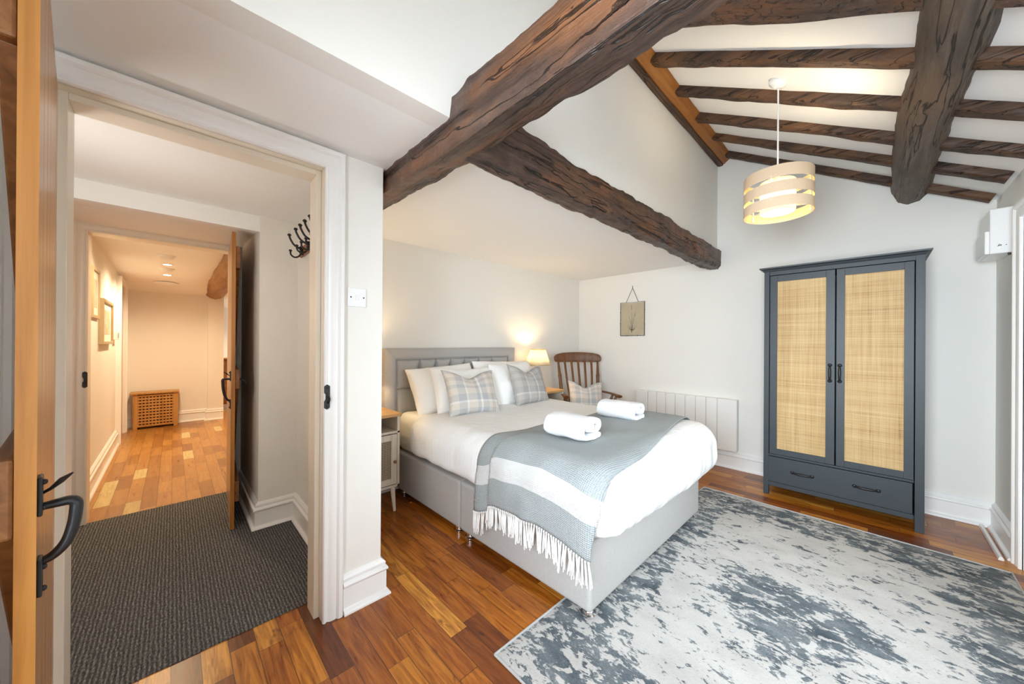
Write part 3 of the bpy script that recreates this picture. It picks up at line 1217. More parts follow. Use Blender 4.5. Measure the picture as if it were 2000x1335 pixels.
# throw across the foot of the bed
def duvet_point(x, t, off):
    """t arc coordinate: 0 at start of the near rounding on top; >0 goes down the near side; <0 goes across the top"""
    yi = DY0 + DR
    zi = DZ1 - DR
    qa = DR * PI / 2
    ytop = DY1 - DR
    if t < -(ytop - yi):
        phi = -min(PI / 2, (-(ytop - yi) - t) / DR)
        base = Vector((0, ytop, zi))
        ext = max(0, (-(ytop - yi) - t) - qa)
    elif t < 0:
        phi = 0
        base = Vector((0, yi - t, zi))
        ext = 0
    else:
        phi = min(PI / 2, t / DR)
        base = Vector((0, yi, zi))
        ext = max(0, t - qa)
    xin = min(x, DX1 - DR)
    e = x - xin
    psi = math.asin(min(.97, e / DR)) if e > 0 else 0
    rr = DR + off
    n_ = Vector((math.sin(psi), -math.cos(psi) * math.sin(phi), math.cos(psi) * math.cos(phi)))
    p = Vector((xin, base.y, base.z)) + n_ * rr
    p.z -= ext
    pb = ddisp(p.copy(), n_) - p
    fade = smoothstep(DZ0 + .16, DZ0 + .22, p.z)
    p += pb * fade
    return p, n_


TT0 = -(DY1 - DR - DY0 - DR) - .22      # far side
QA = DR * PI / 2


def throw_left(t):
    # x of left edge as function of arc
    s = smoothstep(-1.3, .35, t)
    return lerp(-1.60, -1.675, smoothstep(-.25, .25, t)) + .015 * math.sin(t * 5)


def throw_right(t):
    return lerp(lerp(-1.00, -.835, smoothstep(-1.35, -.2, t)), -.878, smoothstep(.12, .45, t)) + .01 * math.sin(t * 4)


def hem_t(x):
    pts = [(-1.70, .315), (-1.60, .335), (-1.50, .375), (-1.36, .385), (-1.18, .395), (-1.0, .375), (-.87, .345)]
    z = pts[0][1]
    for (xa, za), (xb, zb) in zip(pts, pts[1:]):
        if xa <= x <= xb:
            z = lerp(za, zb, (x - xa) / (xb - xa))
    if x > pts[-1][0]:
        z = pts[-1][1]
    return QA + (DZ1 - DR) - z


thr = thing('throw_blanket', 'pale blue-grey woven throw with a white band and fringe across the bed foot', 'throw', (-1.25, 1.9, .74))


def throw_sheet(xa, xb, off, dz, na, nb, name, hemwave):
    rows, uvs = [], []
    for j in range(nb + 1):
        row, uv = [], []
        for i in range(na + 1):
            a = i / na
            xh = xa(.4) + a * (xb(.4) - xa(.4))
            th = hem_t(xh) + dz
            t = lerp(TT0, th, j / nb)
            x = xa(t) + a * (xb(t) - xa(t))
            wob = .006 * noise.noise(Vector((x * 6, t * 5, off * 50)))
            hang = smoothstep(.12, .5, t)
            fold = hang * (.012 * math.sin(x * 15 + 1.1) + .006 * math.sin(x * 34))
            p, n_ = duvet_point(x, t, off + wob * .6 + max(0, fold) + (.004 * hang))
            row.append(p)
            uv.append(((x - xa(t)), th - t))
        rows.append(row)
        uvs.append(uv)
    m = MB()
    m.grid(rows, uvs=uvs)
    o = obj(name, m, 'throw_weave', thr, smooth=80, solid=.005)
    return rows


split = lambda t: throw_left(t) + lerp(.11, .125, smoothstep(-.6, .3, t))
r1 = throw_sheet(throw_left, lambda t: split(t) + .10, .008, .03, 10, 90, 'folded_edge', 0)
r2 = throw_sheet(split, throw_right, .018, 0, 44, 110, 'blanket', 0)
# tassels
tas = []
for v_ in range(3):
    m = MB()
    L = .105 + .012 * v_
    for q in range(4):
        a = q * 1.7 + v_
        dx, dyy = .0035 * math.cos(a), .0025 * math.sin(a)
        pts = [(0, 0, .006), (dx * .6, dyy, -.02), (dx * 1.6, dyy * 1.3 - .001, -.06), (dx * (2.2 + .4 * math.sin(a * 3)), dyy * 1.6, -L * (.9 + .1 * math.cos(a * 2)))]
        m.tube(catmull(pts, 3), .0026, 6)
    m.sphere((0, 0, 0), .0055, 8, 5)
    bmesh.ops.recalc_face_normals(m.bm, faces=m.bm.faces[:])
    set_sharp(m.bm, R(60))
    me = bpy.data.meshes.new('tassel')
    m.bm.to_mesh(me)
    m.bm.free()
    me.materials.append(MATS['tassel_white'])
    tas.append(me)


def put_tassels(hem, n):
    pts = [Vector(p) for p in hem]
    cum = [0]
    for a, b in zip(pts, pts[1:]):
        cum.append(cum[-1] + (b - a).length)
    for i in range(n):
        d = cum[-1] * (i + .5) / n
        k = max(j for j in range(len(cum)) if cum[j] <= d)
        k = min(k, len(pts) - 2)
        f = (d - cum[k]) / (cum[k + 1] - cum[k])
        p = pts[k].lerp(pts[k + 1], f)
        o = bpy.data.objects.new('tassel', tas[i % 3])
        COL.objects.link(o)
        o.parent = thr
        o.location = THING_M[thr.name].inverted() @ (p + Vector((0, -.003, -.006)))
        o.rotation_euler = (random.uniform(-.10, .02), random.uniform(-.14, .14), random.uniform(0, 6))
        o.scale = (1, 1, random.uniform(.9, 1.12))


put_tassels(r2[-1], 46)
put_tassels(r1[-1][:6], 8)


# pillows and cushions
def pillow_mesh(w, h, t, pinch=.05, chop=0, seed=0, n=30, pw=.42, crump=.012, ear=0):
    m = MB()
    for side in (1, -1):
        rows, uvs = [], []
        for j in range(n + 1):
            row, uv = [], []
            for i in range(n + 1):
                a, b = 2 * i / n - 1, 2 * j / n - 1
                aa, bb = math.sin(a * PI / 2) * .35 + a * .65, math.sin(b * PI / 2) * .35 + b * .65
                x = aa * (1 - pinch * (1 - bb * bb) * abs(aa) ** 3) * w / 2
                y = bb * (1 - pinch * (1 - aa * aa) * abs(bb) ** 3) * h / 2
                th = max(0, (1 - aa ** 2) * (1 - bb ** 2)) ** pw
                z = side * t / 2 * th
                if chop:
                    g = math.exp(-((aa + .05) / .42) ** 2) * smoothstep(-.2, 1, bb)
                    y -= chop * g
                    z *= 1 - .25 * g
                nn = noise.noise(Vector((x * 7 + seed, y * 7, side * 2.0 + seed)))
                n2 = noise.noise(Vector((x * 20 + seed, y * 13, side * 5.0 + seed)))
                z += side * (crump * nn + crump * .35 * n2) * th
                row.append((x, y, z))
                uv.append((.5 + aa / 2, .5 + bb / 2))
            rows.append(row)
            uvs.append(uv)
        m.grid(rows, uvs=uvs)
    bmesh.ops.remove_doubles(m.bm, verts=m.bm.verts[:], dist=.0004)
    return m


def piping_path(w, h, pinch, chop, n=40):
    pts = []
    for k in range(4):
        for i in range(n // 4):
            s = 2 * i / (n // 4) - 1
            a, b = ((s, -1), (1, s), (-s, 1), (-1, -s))[k]
            aa, bb = math.sin(a * PI / 2) * .35 + a * .65, math.sin(b * PI / 2) * .35 + b * .65
            x = aa * (1 - pinch * (1 - bb * bb) * abs(aa) ** 3) * w / 2
            y = bb * (1 - pinch * (1 - aa * aa) * abs(bb) ** 3) * h / 2
            if chop:
                y -= chop * math.exp(-((aa + .05) / .42) ** 2) * smoothstep(-.2, 1, bb)
            pts.append((x, y, 0))
    return pts + [pts[0]]


def place(face, lean, roll=0):
    """matrix: local x -> horizontal, y -> up, z -> normal facing 'face' (degrees from +X), leaning back by lean deg"""
    f = R(face)
    n0 = Vector((math.cos(f), math.sin(f), 0))
    xh = Vector((-math.sin(f), math.cos(f), 0))
    th = R(lean)
    upv = Vector((0, 0, 1)) * math.cos(th) - n0 * math.sin(th)
    nv = n0 * math.cos(th) + Vector((0, 0, 1)) * math.sin(th)
    M = Matrix((xh, upv, nv)).transposed().to_4x4()
    return M @ Matrix.Rotation(R(roll), 4, 'Z')


def pillow(name, label, cat, mat, base, face, lean, w, h, t, roll=0, group=None, pip=None, **k):
    """base = centre of the bottom edge in world"""
    o = thing(name, label, cat, base, 0, group)
    M = place(face, lean, roll) @ Matrix.Translation((0, h / 2, 0))
    m = pillow_mesh(w, h, t, **k)
    m.bm.transform(M)
    ob = obj('case' if cat == 'pillow' else 'cover', m, mat, o, local=True, smooth=80)
    if pip:
        m = MB()
        m.tube([M @ Vector(p) for p in piping_path(w, h, k.get('pinch', .05), k.get('chop', 0))], .0045, 6, caps=False)
        obj('piping', m, pip, o, local=True, smooth=80)
    return o


PG = 'white pillows against the headboard'
pillow('pillow', 'white pillow at the left against the headboard, behind another', 'pillow', 'pillow_white', (-2.63, 1.82, .685), 0, 27, .72, .44, .20, 3, PG, seed=1, pinch=.06, crump=.03)
pillow('pillow', 'white pillow directly behind the left tartan cushion', 'pillow', 'pillow_white', (-2.46, 1.90, .69), -4, 27, .68, .42, .20, -2, PG, seed=5, pinch=.05, chop=.02, crump=.03)
pillow('pillow', 'white pillow at the right against the headboard, beside the lamp', 'pillow', 'pillow_white', (-2.63, 2.51, .685), 3, 24, .74, .455, .20, -2, PG, seed=9, pinch=.06, crump=.03)
pillow('pillow', 'white pillow directly behind the right tartan cushion', 'pillow', 'pillow_white', (-2.45, 2.53, .69), 7, 24, .66, .44, .20, 1, PG, seed=13, pinch=.06, crump=.03)
pillow('cushion', 'cream and pale blue tartan cushion at the left of the bed', 'cushion', 'tartan_cream', (-2.27, 1.80, .692), -6, 28, .50, .41, .15, -3, 'tartan cushions',
       pip='tartan_grey', seed=21, pinch=.13, chop=.06, pw=.38)
pillow('cushion', 'darker grey tartan cushion at the right of the bed', 'cushion', 'tartan_grey', (-2.28, 2.515, .692), 4, 24, .49, .415, .15, -5, 'tartan cushions',
       pip='tartan_grey', seed=27, pinch=.13, chop=.06, pw=.38)


# rolled towels
def towel(label, loc, rotz, L=.28, sc=1.0, seed=0):
    o = thing('bath_towel', label, 'towel', loc, rotz, 'folded white towels on the throw')
    path = catmull([(.098, .020), (.04, .019), (-.04, .020), (-.082, .030), (-.100, .062), (-.080, .098), (-.03, .113), (.03, .112), (.075, .100),
                    (.092, .078), (.078, .060), (.045, .056), (.0, .062), (-.035, .068), (-.03, .082), (.02, .084)] if True else [], 5)
    path = [Vector((p[0], p[1])) * sc for p in [(q[0], q[1]) for q in [Vector((a[0], a[1], 0)) for a in path]]]
    m = MB()
    rows = []
    N = 26
    for i in range(N + 1):
        s = i / N
        x = (s - .5) * L
        e = min(s, 1 - s) * L
        shr = .78 + .22 * min(1, (e / .018)) ** .5
        Lf, Rt = [], []
        for k, p in enumerate(path):
            tg = (path[min(k + 1, len(path) - 1)] - path[max(k - 1, 0)])
            tg.normalize()
            nn = Vector((-tg.y, tg.x))
            hw = .0185 * sc * shr * (1 if 0 < k < len(path) - 1 else .5)
            w = .004 * noise.noise(Vector((x * 14 + seed, p.x * 22, p.y * 22)))
            xo = x + (.006 * noise.noise(Vector((p.x * 20, p.y * 20, seed))) if i in (0, N) else 0)
            a = p + nn * (hw + w)
            b = p - nn * (hw + w)
            Lf.append((xo, a.x, max(a.y, .001)))
            Rt.append((xo, b.x, max(b.y, .001)))
        rows.append(Lf + Rt[::-1])
    V = m.grid(rows, closed_v=True)
    n = len(path)
    for r_ in (V[0], V[-1]):
        for k in range(n - 1):
            try:
                m.bm.faces.new((r_[k], r_[k + 1], r_[2 * n - 2 - k], r_[2 * n - 1 - k]))
            except ValueError:
                pass
    obj('roll', m, 'towel_white', o, local=True, smooth=60)
    return o


towel('folded white towel nearer the camera on the blue-grey throw', (-1.262, 1.735, .738), R(2), .27, .98, 0)
towel('folded white towel farther away, near the radiator side of the throw', (-1.335, 2.445, .738), R(4), .29, .93, 5)


# ------------------------------------------------------------------ bedside tables and lamps
NSX = -2.55


def nightstand(label, loc, group):
    """local: x from 0 (wall) to .40 (front), y -.22...22"""
    o = thing('bedside_table', label, 'bedside table', loc, 0, group)
    Dp, Wd, Zt, Zb = .40, .225, .75, .19
    obj('top', MB().box(0, Dp + .012, -Wd - .012, Wd + .012, Zt - .022, Zt), 'oak_top', o, local=True, bevel=.003)
    m = MB()
    m.box(0, Dp, -Wd, -Wd + .02, Zb, Zt - .022)
    m.box(0, Dp, Wd - .02, Wd, Zb, Zt - .022)
    m.box(0, Dp, -Wd, Wd, Zb, Zb + .02)
    m.box(0, .012, -Wd, Wd, Zb, Zt - .022)
    m.box(.0, Dp, -Wd, Wd, .60, .618)
    obj('body', m, 'washed_wood', o, local=True, bevel=.002)
    m = MB()
    y0, y1, z0, z1 = -Wd + .024, Wd - .024, Zb + .026, .594
    w = .045
    m.box(Dp - .016, Dp + .004, y0, y0 + w, z0, z1)
    m.box(Dp - .016, Dp + .004, y1 - w, y1, z0, z1)
    m.box(Dp - .016, Dp + .004, y0 + w, y1 - w, z0, z0 + w)
    m.box(Dp - .016, Dp + .004, y0 + w, y1 - w, z1 - w, z1)
    d = obj('door', m, 'washed_wood', o, local=True, bevel=.002)
    obj('cane_panel', MB().box(Dp - .012, Dp - .006, y0 + w, y1 - w, z0 + w, z1 - w), 'cane_panel', d, local=True)
    kb = MB()
    kb.lathe([(.004, 0), (.005, .008), (.011, .013), (.012, .018), (.008, .023), (.001, .024)], (Dp + .004, y1 - .02, .39), 14, Matrix.Rotation(R(90), 4, 'Y'))
    obj('knob', kb, 'knob_wood', d, local=True, smooth=50)
    for sx in (.045, Dp - .035):
        for syy in (-Wd + .04, Wd - .04):
            m = MB().tube([(sx, syy, Zb), (sx + (.012 if sx > .2 else -.01), syy + (.012 if syy > 0 else -.012), 0)], [.019, .011], 12)
            obj('leg', m, 'trim_cream', o, local=True, smooth=50)
    return o


ns1 = nightstand('washed wood bedside table with cane door beside the doorway wall', (XB + .028, 1.035, 0), 'bedside tables')
ns2 = dup(ns1, (XB + .028, 3.085, 0), 0, 'bedside table under the lit lamp next to the wooden armchair', 'bedside tables')


def table_lamp(label, loc, group):
    o = thing('table_lamp', label, 'lamp', loc, 0, group)
    m = MB()
    m.lathe([(.001, 0), (.062, 0), (.064, .008), (.05, .016), (.022, .022), (.016, .03), (.024, .045), (.034, .07), (.036, .09), (.028, .12),
             (.018, .145), (.013, .165), (.018, .18), (.012, .195), (.010, .22), (.001, .225)], (0, 0, 0), 28)
    obj('base', m, 'lamp_base_white', o, local=True, smooth=40)
    zb, zt_, rb, rt = .285, .465, .148, .088
    zb, zt_ = .288, .466
    m = MB()
    m.lathe([(rb, zb), (rt, zt_)], (0, 0, 0), 48)
    obj('lamp_shade', m, 'lamp_shade_cream', o, local=True, smooth=60, solid=.0015)
    for r_, z in ((rb, zb), (rt, zt_)):
        m = MB().tube([(r_ * math.cos(a), r_ * math.sin(a), z) for a in (2 * PI * k / 40 for k in range(41))], .003, 6, caps=False)
        obj('shade_trim', m, 'brass', o, local=True, smooth=60)
    m = MB()
    m.tube([(0, 0, .22), (0, 0, .30)], .004, 6)
    for k in range(3):
        a = 2 * PI * k / 3
        m.tube([(0, 0, .300), (rb * math.cos(a), rb * math.sin(a), zb + .004)], .0015, 5)
    obj('shade_carrier', m, 'brass', o, local=True, smooth=60)
    m = MB().sphere((0, 0, .355), .026, 14, 10, (1, 1, 1.25))
    obj('bulb', m, 'bulb_glow', o, local=True, smooth=80)
    return o


LZ = .751
l1 = table_lamp('lit cream-shaded lamp between the headboard and the wooden armchair', (-2.76, 3.10, LZ), 'bedside lamps')
l2 = dup(l1, (-2.76, 1.05, LZ), 0, 'bedside lamp half hidden behind the doorway wall, left of the headboard', 'bedside lamps')


def point(name, loc, power, col, size=.03):
    L = bpy.data.lights.new(name, 'POINT')
    L.energy = power
    L.color = col
    L.shadow_soft_size = size
    o = bpy.data.objects.new(name, L)
    o.location = loc
    COL.objects.link(o)
    return o


WARM = (1, .72, .40)
point('lamp_light', (-2.76, 3.10, LZ + .41), 6.5, WARM, .025)
point('lamp_light', (-2.76, 1.05, LZ + .41), 6.5, WARM, .025)


# ------------------------------------------------------------------ armchair in the corner
def armchair():
    fx, fy = .80, -.60
    o = thing('armchair', 'dark wooden spindle-back armchair standing in the corner', 'chair', (-2.42, 3.60, 0), math.atan2(fy, fx))
    # local: +x forward, y left, seat z .43 ; back at x=-.20
    m = MB()
    rows = []
    outline = []
    for k in range(40):
        a = 2 * PI * k / 40
        c, s = math.cos(a), math.sin(a)
        x = .225 * math.copysign(abs(c) ** .55, c)
        y = (.25 if x > 0 else .235) * math.copysign(abs(s) ** .55, s)
        outline.append((x, y))
    for sc, z in ((.9, .405), (.98, .412), (1, .425), (.98, .438), (.93, .442), (.6, .432), (.02, .428)):
        rows.append([(x * sc, y * sc, z) for x, y in outline])
    V = m.grid(rows, closed_v=True)
    m.cap(V[0])
    m.cap(V[-1])
    obj('seat', m, 'chair_wood', o, local=True, smooth=50)

    def turned(a, b, rr, n=24):
        a, b = Vector(a), Vector(b)
        pts, rad = [], []
        for i in range(n + 1):
            t = i / n
            pts.append(a.lerp(b, t))
            rad.append(rr * (.62 + .38 * math.sin(PI * min(1, max(0, (t - .05) / .9))) + .22 * math.exp(-((t - .3) / .03) ** 2) + .22 * math.exp(-((t - .7) / .03) ** 2)
                             - .15 * math.exp(-((t - .37) / .03) ** 2)))
        return MB().tube(pts, rad, 10)
    legs = [(.15, .19), (.15, -.19), (-.16, .17), (-.16, -.17)]
    for x, y in legs:
        obj('leg', turned((x * .9, y * .9, .41), (x * 1.35, y * 1.28, 0), .024), 'chair_wood', o, local=True, smooth=60)
    for s in (1, -1):
        obj('stretcher', turned((.175, s * .215, .17), (-.19, s * .195, .17), .014), 'chair_wood', o, local=True, smooth=60)
    obj('stretcher', turned((0, .205, .17), (0, -.205, .17), .013), 'chair_wood', o, local=True, smooth=60)
    # back
    zt_ = 1.06
    xb, xt = -.195, -.33
    for s in (1, -1):
        obj('back_post', turned((xb + .01, s * .225, .43), (xt, s * .265, zt_), .022), 'chair_wood', o, local=True, smooth=60)
    for k in range(5):
        f = (k - 2) / 2
        pts = catmull([(xb, f * .135, .43), (xb - .02, f * .15, .65), (xb - .075, f * .168, .86), (xt - .002, f * .18, zt_ + .01)], 5)
        m = MB().tube(pts, [.015] * len(pts), 8, flat=(1.0, .55))
        obj('slat', m, 'chair_wood', o, local=True, smooth=60)
    # top rail: curved comb
    m = MB()
    rows = []
    n = 36
    for i in range(n + 1):
        s = 2 * i / n - 1
        y = s * .315
        x = xt - .012 - .028 * (1 - s * s)
        end = (1 - abs(s) ** 7)
        zt2 = zt_ + .055 + .062 * (1 - .35 * s * s) * (end ** .5 if end > 0 else 0) * 1.0
        zb2 = zt_ - .012 + (0 if abs(s) < .93 else (abs(s) - .93) * .35)
        th = .015
        rows.append([(x - th - .006, y, zt2), (x + th - .006, y, zt2), (x + th + .004, y, (zt2 + zb2) / 2), (x + th, y, zb2), (x - th, y, zb2), (x - th - .004, y, (zt2 + zb2) / 2)])
    V = m.grid(rows, closed_v=True)
    m.cap(V[0])
    m.cap(V[-1][::-1])
    obj('top_rail', m, 'chair_wood', o, local=True, smooth=40, bevel=.004)
    for s in (1, -1):
        m = MB()
        pts = catmull([(-.225, s * .24, .685), (-.10, s * .275, .690), (.06, s * .305, .690), (.20, s * .315, .685), (.235, s * .315, .680)], 5)
        m.tube(pts, [.022 + .010 * smoothstep(.4, .9, i / (len(pts) - 1)) for i in range(len(pts))], 10, flat=(1.15, .55))
        obj('arm', m, 'chair_wood', o, local=True, smooth=60)
        for x in (.07, .17):
            obj('arm_support', turned((x - .02, s * .225, .43), (x, s * .305, .68), .02), 'chair_wood', o, local=True, smooth=60)
    return o


armchair()
pillow('cushion', 'cream tartan cushion leaning in the seat of the wooden armchair', 'cushion', 'tartan_cream', (-2.40, 3.585, .45), -37, 22, .44, .40, .14, -4, 'tartan cushions',
       pip='tartan_grey', seed=33, pinch=.10, chop=.07, pw=.38)

# ------------------------------------------------------------------ radiator
rad = thing('electric_radiator', 'white ribbed electric panel radiator on the far wall behind the bed', 'radiator', (-1.51, YF, 0))
ry0, ry1 = YF - .085, YF - .02
xs = [-2.055, -1.905, -1.797, -1.690, -1.582, -1.474, -1.366, -1.258, -1.150, -.965]
for a, b in zip(xs, xs[1:]):
    obj('rib', MB().box(a + .0035, b - .0035, ry0, ry1, .19, .722), 'radiator_white', rad, bevel=.006)
obj('back_panel', MB().box(-2.05, -.97, ry0 + .02, ry1 + .012, .195, .715), 'radiator_white', rad)
for xx in (-1.9, -1.16):
    obj('bracket', MB().box(xx, xx + .04, ry1, YF - .0005, .3, .62), 'white_plastic', rad)

# ------------------------------------------------------------------ wardrobe
wd = thing('wardrobe', 'tall slate grey wardrobe with two rattan-fronted doors and a drawer', 'wardrobe', (-.21, 3.95, 0))
wx0, wx1, wyf, wyb = -.668, .247, 3.72, YF - .045
WZ = 1.925
m = MB()
m.box(wx0, wx0 + .018, wyf + .02, wyb, .08, WZ)
m.box(wx1 - .018, wx1, wyf + .02, wyb, .08, WZ)
m.box(wx0 + .018, wx1 - .018, wyb - .012, wyb, .08, WZ)
m.box(wx0 + .018, wx1 - .018, wyf + .02, wyb - .012, .08, .1)
m.box(wx0 + .018, wx1 - .018, wyf + .02, wyb - .012, WZ - .02, WZ)
m.box(wx0 + .018, wx1 - .018, wyf + .03, wyb - .012, .338, .35)
obj('carcass', m, 'wardrobe_paint', wd)
for bb in ((wx0 + .038, wx1 - .042, wyf, wyf + .022, 1.892, WZ), (wx0 + .034, wx1 - .048, wyf + .003, wyf + .022, .336, .352),
           (wx0 + .034, wx1 - .05, wyf + .002, wyf + .022, .078, .112)):
    obj('front_rail', MB().box(*bb), 'wardrobe_paint', wd, bevel=.0015)
for x0, x1 in ((wx0, wx0 + .037), (wx1 - .045, wx1)):
    obj('leg', MB().box(x0, x1, wyf - .002, wyf + .04, 0, WZ), 'wardrobe_paint', wd, bevel=.0015)
for x0, x1 in ((wx0, wx0 + .037), (wx1 - .045, wx1)):
    obj('leg', MB().box(x0, x1, wyb - .04, wyb, 0, .079), 'wardrobe_paint', wd, bevel=.0015)
m = MB()
cp = [(0, WZ), (.006, WZ + .004), (.014, WZ + .016), (.030, WZ + .022), (.032, WZ + .033), (0, WZ + .033)]
path = [(wx0, wyb), (wx0, wyf - .002), (wx1, wyf - .002), (wx1, wyb)]
m.sweep_plan(path, [(-d, z) for d, z in cp])
m.box(wx0, wx1, wyf, wyb, WZ, WZ + .030)
obj('cornice', m, 'wardrobe_paint', wd, smooth=30)


def arch_handle(parent, c, axis, L=.075, s=1.0):
    m = MB()
    cx, cyy, cz = c
    pts = []
    for i in range(21):
        t = i / 20 * 2 - 1
        d = .020 * (1 - t ** 4) + .004
        pts.append((cx, cyy - d, cz + t * L) if axis == 'Z' else (cx + t * L, cyy - d, cz))
    m.tube(pts, [.0055 + .0035 * (1 - (2 * i / 20 - 1) ** 2) for i in range(21)], 10)
    for sg in (1, -1):
        p = (cx, cyy - .004, cz + sg * L) if axis == 'Z' else (cx + sg * L, cyy - .004, cz)
        m.sphere(p, .0135, 12, 8, (1, .55, 1))
    return obj('handle', m, 'black_iron', parent, smooth=60)


def wdoor(x0, x1, px0, px1, hx):
    z0, z1, pz0, pz1 = .356, 1.887, .405, 1.834
    m = MB()
    y0, y1 = wyf - .001, wyf + .019
    m.box(x0, px0, y0, y1, z0, z1)
    m.box(px1, x1, y0, y1, z0, z1)
    m.box(px0, px1, y0, y1, z0, pz0)
    m.box(px0, px1, y0, y1, pz1, z1)
    d = obj('door', m, 'wardrobe_paint', wd, bevel=.0012)
    obj('rattan_panel', MB().box(px0, px1, y0 + .006, y0 + .012, pz0, pz1), 'rattan_weave', d)
    arch_handle(d, (hx, y0, 1.075), 'Z', .062)


wdoor(-.626, -.2115, -.575, -.264, -.240)
wdoor(-.203, .197, -.155, .150, -.183)
m = MB().box(-.632, .192, wyf - .004, wyf + .016, .117, .332)
dr = obj('drawer', m, 'wardrobe_paint', wd, bevel=.0015)
arch_handle(dr, (-.405, wyf - .004, .230), 'X', .062)
arch_handle(dr, (-.035, wyf - .004, .230), 'X', .062)

# ------------------------------------------------------------------ rug
rugo = thing('area_rug', 'large distressed blue-grey and cream rug on the plank floor', 'rug', (-1.088, .965, 0), R(-.6))
m = MB()
rows = []
nx_, ny_ = 60, 90
for j in range(ny_ + 1):
    row = []
    for i in range(nx_ + 1):
        x, y = 1.615 * i / nx_, 2.49 * j / ny_
        e = min(x, 1.615 - x, y, 2.49 - y)
        cr = 1.615 - x + 2.49 - y
        z = .0115 if e > .008 else .004
        dx = .004 * noise.noise(Vector((x * 2, y * 3, 0))) * (1 if e < .03 else 0)
        row.append((x + dx, y + dx, z + .0006 * noise.noise(Vector((x * 20, y * 20, 1)))))
    rows.append(row)
V = m.grid(rows)
m.grid([[(x, y, .0005) for x in (0, 1.615)] for y in (0, 2.49)])
obj('pile', m, 'rug_pile', rugo, local=True, smooth=60)
m = MB()
m.tube([(0, 0, .006), (1.615, 0, .006), (1.615, 2.49, .006), (0, 2.49, .006), (0, 0, .006)], .005, 6)
obj('binding', m, 'rug_binding', rugo, local=True, smooth=60)

# ------------------------------------------------------------------ picture on chain
pc = thing('hanging_picture', 'glass-framed botanical print hanging by a chain on the far wall', 'picture', (-2.147, YF, 1.61))
px0, px1, pz0, pz1 = -2.308, -1.984, 1.396, 1.822
obj('print', MB().box(px0 + .006, px1 - .006, YF - .007, YF - .003, pz0 + .006, pz1 - .006), 'print_paper', pc)
m = MB()
yy = YF - .007
m.tube([(px0, yy, pz0), (px1, yy, pz0), (px1, yy, pz1), (px0, yy, pz1), (px0, yy, pz0)], .0045, 8)
for x, z in ((px0, 1.55), (px0, 1.70), (px1, 1.54), (px1, 1.72), (px0 + .09, pz0), (px1 - .09, pz0)):
    m.sphere((x, yy - .001, z), .007, 8, 6)
obj('frame', m, 'chain_metal', pc, smooth=60)
m = MB()
nail = Vector((-2.145, YF - .006, 2.005))
for x in (-2.232, -2.066):
    a = Vector((x, yy, pz1))
    n = 26
    for i in range(n):
        p, q = a.lerp(nail, i / n), a.lerp(nail, (i + .75) / n)
        m.tube([p, q], .0028 if i % 2 else .0036, 6)
m.tube([nail, nail + Vector((0, 0, .02))], .003, 6)
m.sphere(nail + Vector((0, 0, .02)), .005, 8, 6)
obj('chain', m, 'chain_metal', pc, smooth=60)
# plant drawing, thin strokes on the print
m = MB()
rnd = random.Random(4)
bx, bz, yp = -2.15, 1.45, YF - .0075
def stroke(pts, r0, r1):
    pts = catmull([(bx + a, yp, bz + b) for a, b in pts], 4)
    m.tube(pts, [lerp(r0, r1, i / (len(pts) - 1)) for i in range(len(pts))], 5, flat=(1, .25))
for dx, h in ((-.005, .33), (.04, .22), (-.04, .19), (.0, .21), (.025, .18), (-.02, .15)):
    stroke([(0, 0), (dx * .4, h * .5), (dx, h)], .0016, .0008)
stroke([(-.004, .28), (-.005, .34)], .005, .0025)
stroke([(.038, .19), (.046, .235)], .0035, .002)
stroke([(-.036, .17), (-.042, .20)], .003, .0015)
for k in range(14):
    a = rnd.uniform(-1.1, 1.1)
    l = rnd.uniform(.05, .10)
    stroke([(0, .01), (math.sin(a) * l * .6, .01 + math.cos(a) * l * .35), (math.sin(a) * l, .015 + math.cos(a) * l)], .003, .0008)
for k in range(3):
    stroke([(rnd.uniform(-.008, .008), -.015), (0, .03)], .004, .005)
stroke([(-.05, -.035), (.06, -.035)], .0008, .0008)
obj('plant_drawing', m, 'print_ink', pc)

# ------------------------------------------------------------------ pendant
PX, PY = -.418, 2.688
pen = thing('pendant_lamp', 'pendant lamp with three pale fabric rings hanging from the sloping ceiling', 'lamp', (PX, PY, 2.10))
zb, zt_ = 2.10, 2.342
RO, RI = .176, .089
for a, b in ((zt_ - .070, zt_), (zt_ - .158, zt_ - .095), (zb, zb + .060)):
    m = MB().lathe([(RO, a), (RO, b)], (PX, PY, 0), 64)
    rr = obj('shade_ring', m, 'shade_linen', pen, smooth=60)
    m = MB().lathe([(RO - .0015, a), (RO - .0015, b)], (PX, PY, 0), 64)
    obj('ring_lining', m, 'ring_inner', rr, smooth=60)
m = MB().lathe([(RI, zb + .012), (RI, zt_ - .04)], (PX, PY, 0), 48)
obj('inner_shade', m, 'lamp_shade_cream', pen, smooth=60, solid=.0015)
m = MB()
for k in range(3):
    a = 2 * PI * k / 3 + .5
    c, s = math.cos(a), math.sin(a)
    for z in (zt_ - .06, zb + .05):
        m.tube([(PX + c * RI, PY + s * RI, z), (PX + c * RO, PY + s * RO, z)], .0025, 6)
    m.box(PX + c * (RO - .004) - .006, PX + c * (RO - .004) + .006, PY + s * (RO - .004) - .006, PY + s * (RO - .004) + .006, zb + .01, zt_ - .01) if False else None
    m.tube([(PX + c * (RO - .006), PY + s * (RO - .006), zb + .01), (PX + c * (RO - .006), PY + s * (RO - .006), zt_ - .01)], .004, 6)
    m.tube([(PX, PY, zt_ - .06), (PX + c * RI, PY + s * RI, zt_ - .06)], .002, 6)
obj('spoke', m, 'white_plastic', pen, smooth=60)
obj('diffuser', MB().lathe([(.001, zb + .016), (RI - .002, zb + .016), (RI - .002, zb + .020), (.001, zb + .020)], (PX, PY, 0), 40), 'diffuser_glow', pen)
